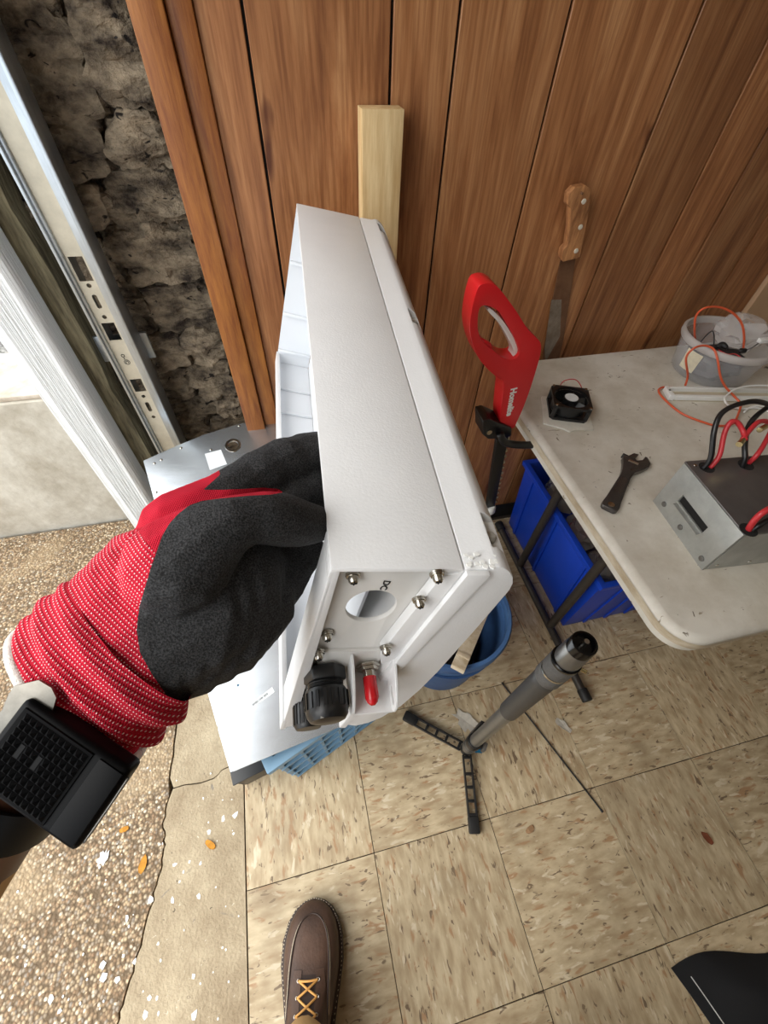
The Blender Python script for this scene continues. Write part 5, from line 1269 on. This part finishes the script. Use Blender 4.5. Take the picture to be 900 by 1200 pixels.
    for a in eyes:
        for s_ in (-1, 1):
            p = B(a, s_*.0195, top(a, .0195)+.0022)
            MB().lathe(p, (0, 0, 1), [(0, .0034), (.0008, .0034), (.0012, .0024), (.0004, .0016)], 14, cap=False).build('eyelet', M_chrome_l, name, smooth=True)
    E_ = lambda a, s_, dz=.004: B(a, s_*.0190, top(a, .0195)+dz)
    mid = lambda a, dz: B(a, 0, top(a, 0)+dz)
    laces = [[E_(eyes[0], -1), mid(eyes[0]-.002, .0062), E_(eyes[0], 1)]]
    for a, b in zip(eyes, eyes[1:]):
        laces.append([E_(a, -1, .002), mid((a+b)/2, .0050), E_(b, 1)]); laces.append([E_(a, 1, .002), mid((a+b)/2, .0074), E_(b, -1)])
    for l_ in laces: MB().tube(l_, .0019, 8, sm=5).build('lace', M_lace, name, smooth=True)
for i_, (hl, te) in enumerate((((-.186, -.374, 0), (-.133, -.060, 0)), ((.165, -.66, 0), (.185, -.36, 0)))):
    bt = bpy.data.objects.new('boot', None); C.objects.link(bt); bt.location = hl; attach(bt, person)
    boot((hl, te), bt)
    # trouser leg with hem over the boot
    kx, ky = (-.13, BY+.05) if i_ == 0 else (.14, BY-.05)
    ax0 = Vector((hl[0]+.020, hl[1]+.090, .140)); ax1 = Vector((kx, ky, .52)); rr = []
    for t, r_ in ((0, .074), (.02, .0755), (.10, .075), (.3, .073), (.6, .068), (.9, .060), (1.0, .050)):
        c_ = ax0.lerp(ax1, t); rr.append([c_+Vector((math.cos(2*math.pi*k_/28)*r_*(.74 if t < .2 else .9), math.sin(2*math.pi*k_/28)*r_, .012*math.cos(2*math.pi*k_/28*2)*(1-t)))*1.0+Vector((.0025*noise.noise(Vector((k_*.9, t*9, i_))), 0, 0)) for k_ in range(28)])
    MB().loft(rr, cap=False).build('trouser_leg', M_khaki, person, smooth=True)

# ================================================================ WRIST DEVICE
d1_, d2_ = .236, .232
w1, w2, w3 = Pd(33, 820, .226), Pd(153, 903, .223), Pd(77, 996, .215)
ex_ = (w2-w1).normalized(); ey_ = (w3-w2); ey_ = (ey_-ex_*ey_.dot(ex_)); Wd = ey_.length; ey_.normalize(); ez_ = ex_.cross(ey_)
if ez_.dot(FW) > 0: ez_ = -ez_                    # ez_ toward the camera
Lx = .0700
def D_(x, y, z): return w2-ex_*x+ey_*y+ez_*z       # x from the outer end back along the band
dev = thing('wrist_device', tuple(D_(Lx/2, Wd/2, -.016)), 'black rectangular wrist device with pyramid textured face strapped below the glove', 'watch')
RD = Matrix((ex_, ey_, ez_)).transposed()
cs_ = MB().box(D_(Lx/2, Wd/2, -.0075), (Lx, Wd, .015), RD).build('case', M_devblk, dev, bevel=.004, seg=3)
MB().box(D_(.0095, Wd/2, .0004), (.015, Wd*.86, .0012), RD).build('glossy_end', M_devblk, dev, bevel=.0004)
MB().box(D_(.021+(Lx-.025)/2, Wd/2, .0006), (Lx-.025, Wd*.86, .0014), RD).build('face_pad', M_pyr, dev, bevel=.0004)
mb = MB(); nx_, ny_ = 11, 9; px_ = (Lx-.029)/nx_; py_ = Wd*.80/ny_
for i in range(nx_):
    for j in range(ny_):
        if (i, j) in ((5, 3), (5, 4), (8, 3), (8, 4)): continue
        c_ = D_(.0225+px_*(i+.5), Wd*.1+py_*(j+.5), .0014)
        mb.add([c_-ex_*px_*.48-ey_*py_*.48, c_+ex_*px_*.48-ey_*py_*.48, c_+ex_*px_*.48+ey_*py_*.48, c_-ex_*px_*.48+ey_*py_*.48, c_+ez_*.0022], [(0, 1, 4), (1, 2, 4), (2, 3, 4), (3, 0, 4), (3, 2, 1, 0)])
tag(mb.build('pyramid_texture', M_pyr, dev), kind='stuff')
for i, j in ((5, 3), (8, 3)):
    MB().box(D_(.0225+px_*(i+.5), Wd*.1+py_*(j+1), .0014), (px_*.7, py_*1.7, .0006), RD).build('slot', M_devblk, dev)
MB().tube([D_(-.0006, .005, -.003), D_(-.0008, Wd/2, -.003), D_(-.0006, Wd-.005, -.003)], .0007, 6).build('edge_trim', M_gunmetal, dev, smooth=True)
# strap around the forearm
fc_ = Pd(20, 918, .268); fa_ = (Pd(60, 862, .268)-Pd(-2, 948, .268)).normalized(); u3 = (ez_-fa_*ez_.dot(fa_)).normalized(); v3 = fa_.cross(u3)
rg = []
for k_ in range(40):
    a = 2*math.pi*k_/40; d = u3*math.cos(a)+v3*math.sin(a)
    rg.append([fc_+d*.0345-fa_*.015, fc_+d*.0345+fa_*.015, fc_+d*.0362+fa_*.015, fc_+d*.0362-fa_*.015])
rg.append(rg[0]); MB().loft(rg, cap=False).build('strap', M_devblk, dev, smooth=True, autosmooth=40)
# steel clasp plate
cl = [(-30, 868), (2, 832), (9, 815), (16, 804), (45, 797), (60, 806), (66, 818), (60, 838), (0, 880)]
MB().prism([Pd(x, y, .2295) for x, y in cl], FW*.0016).build('steel_plate', M_clasp, dev, bevel=.0004)
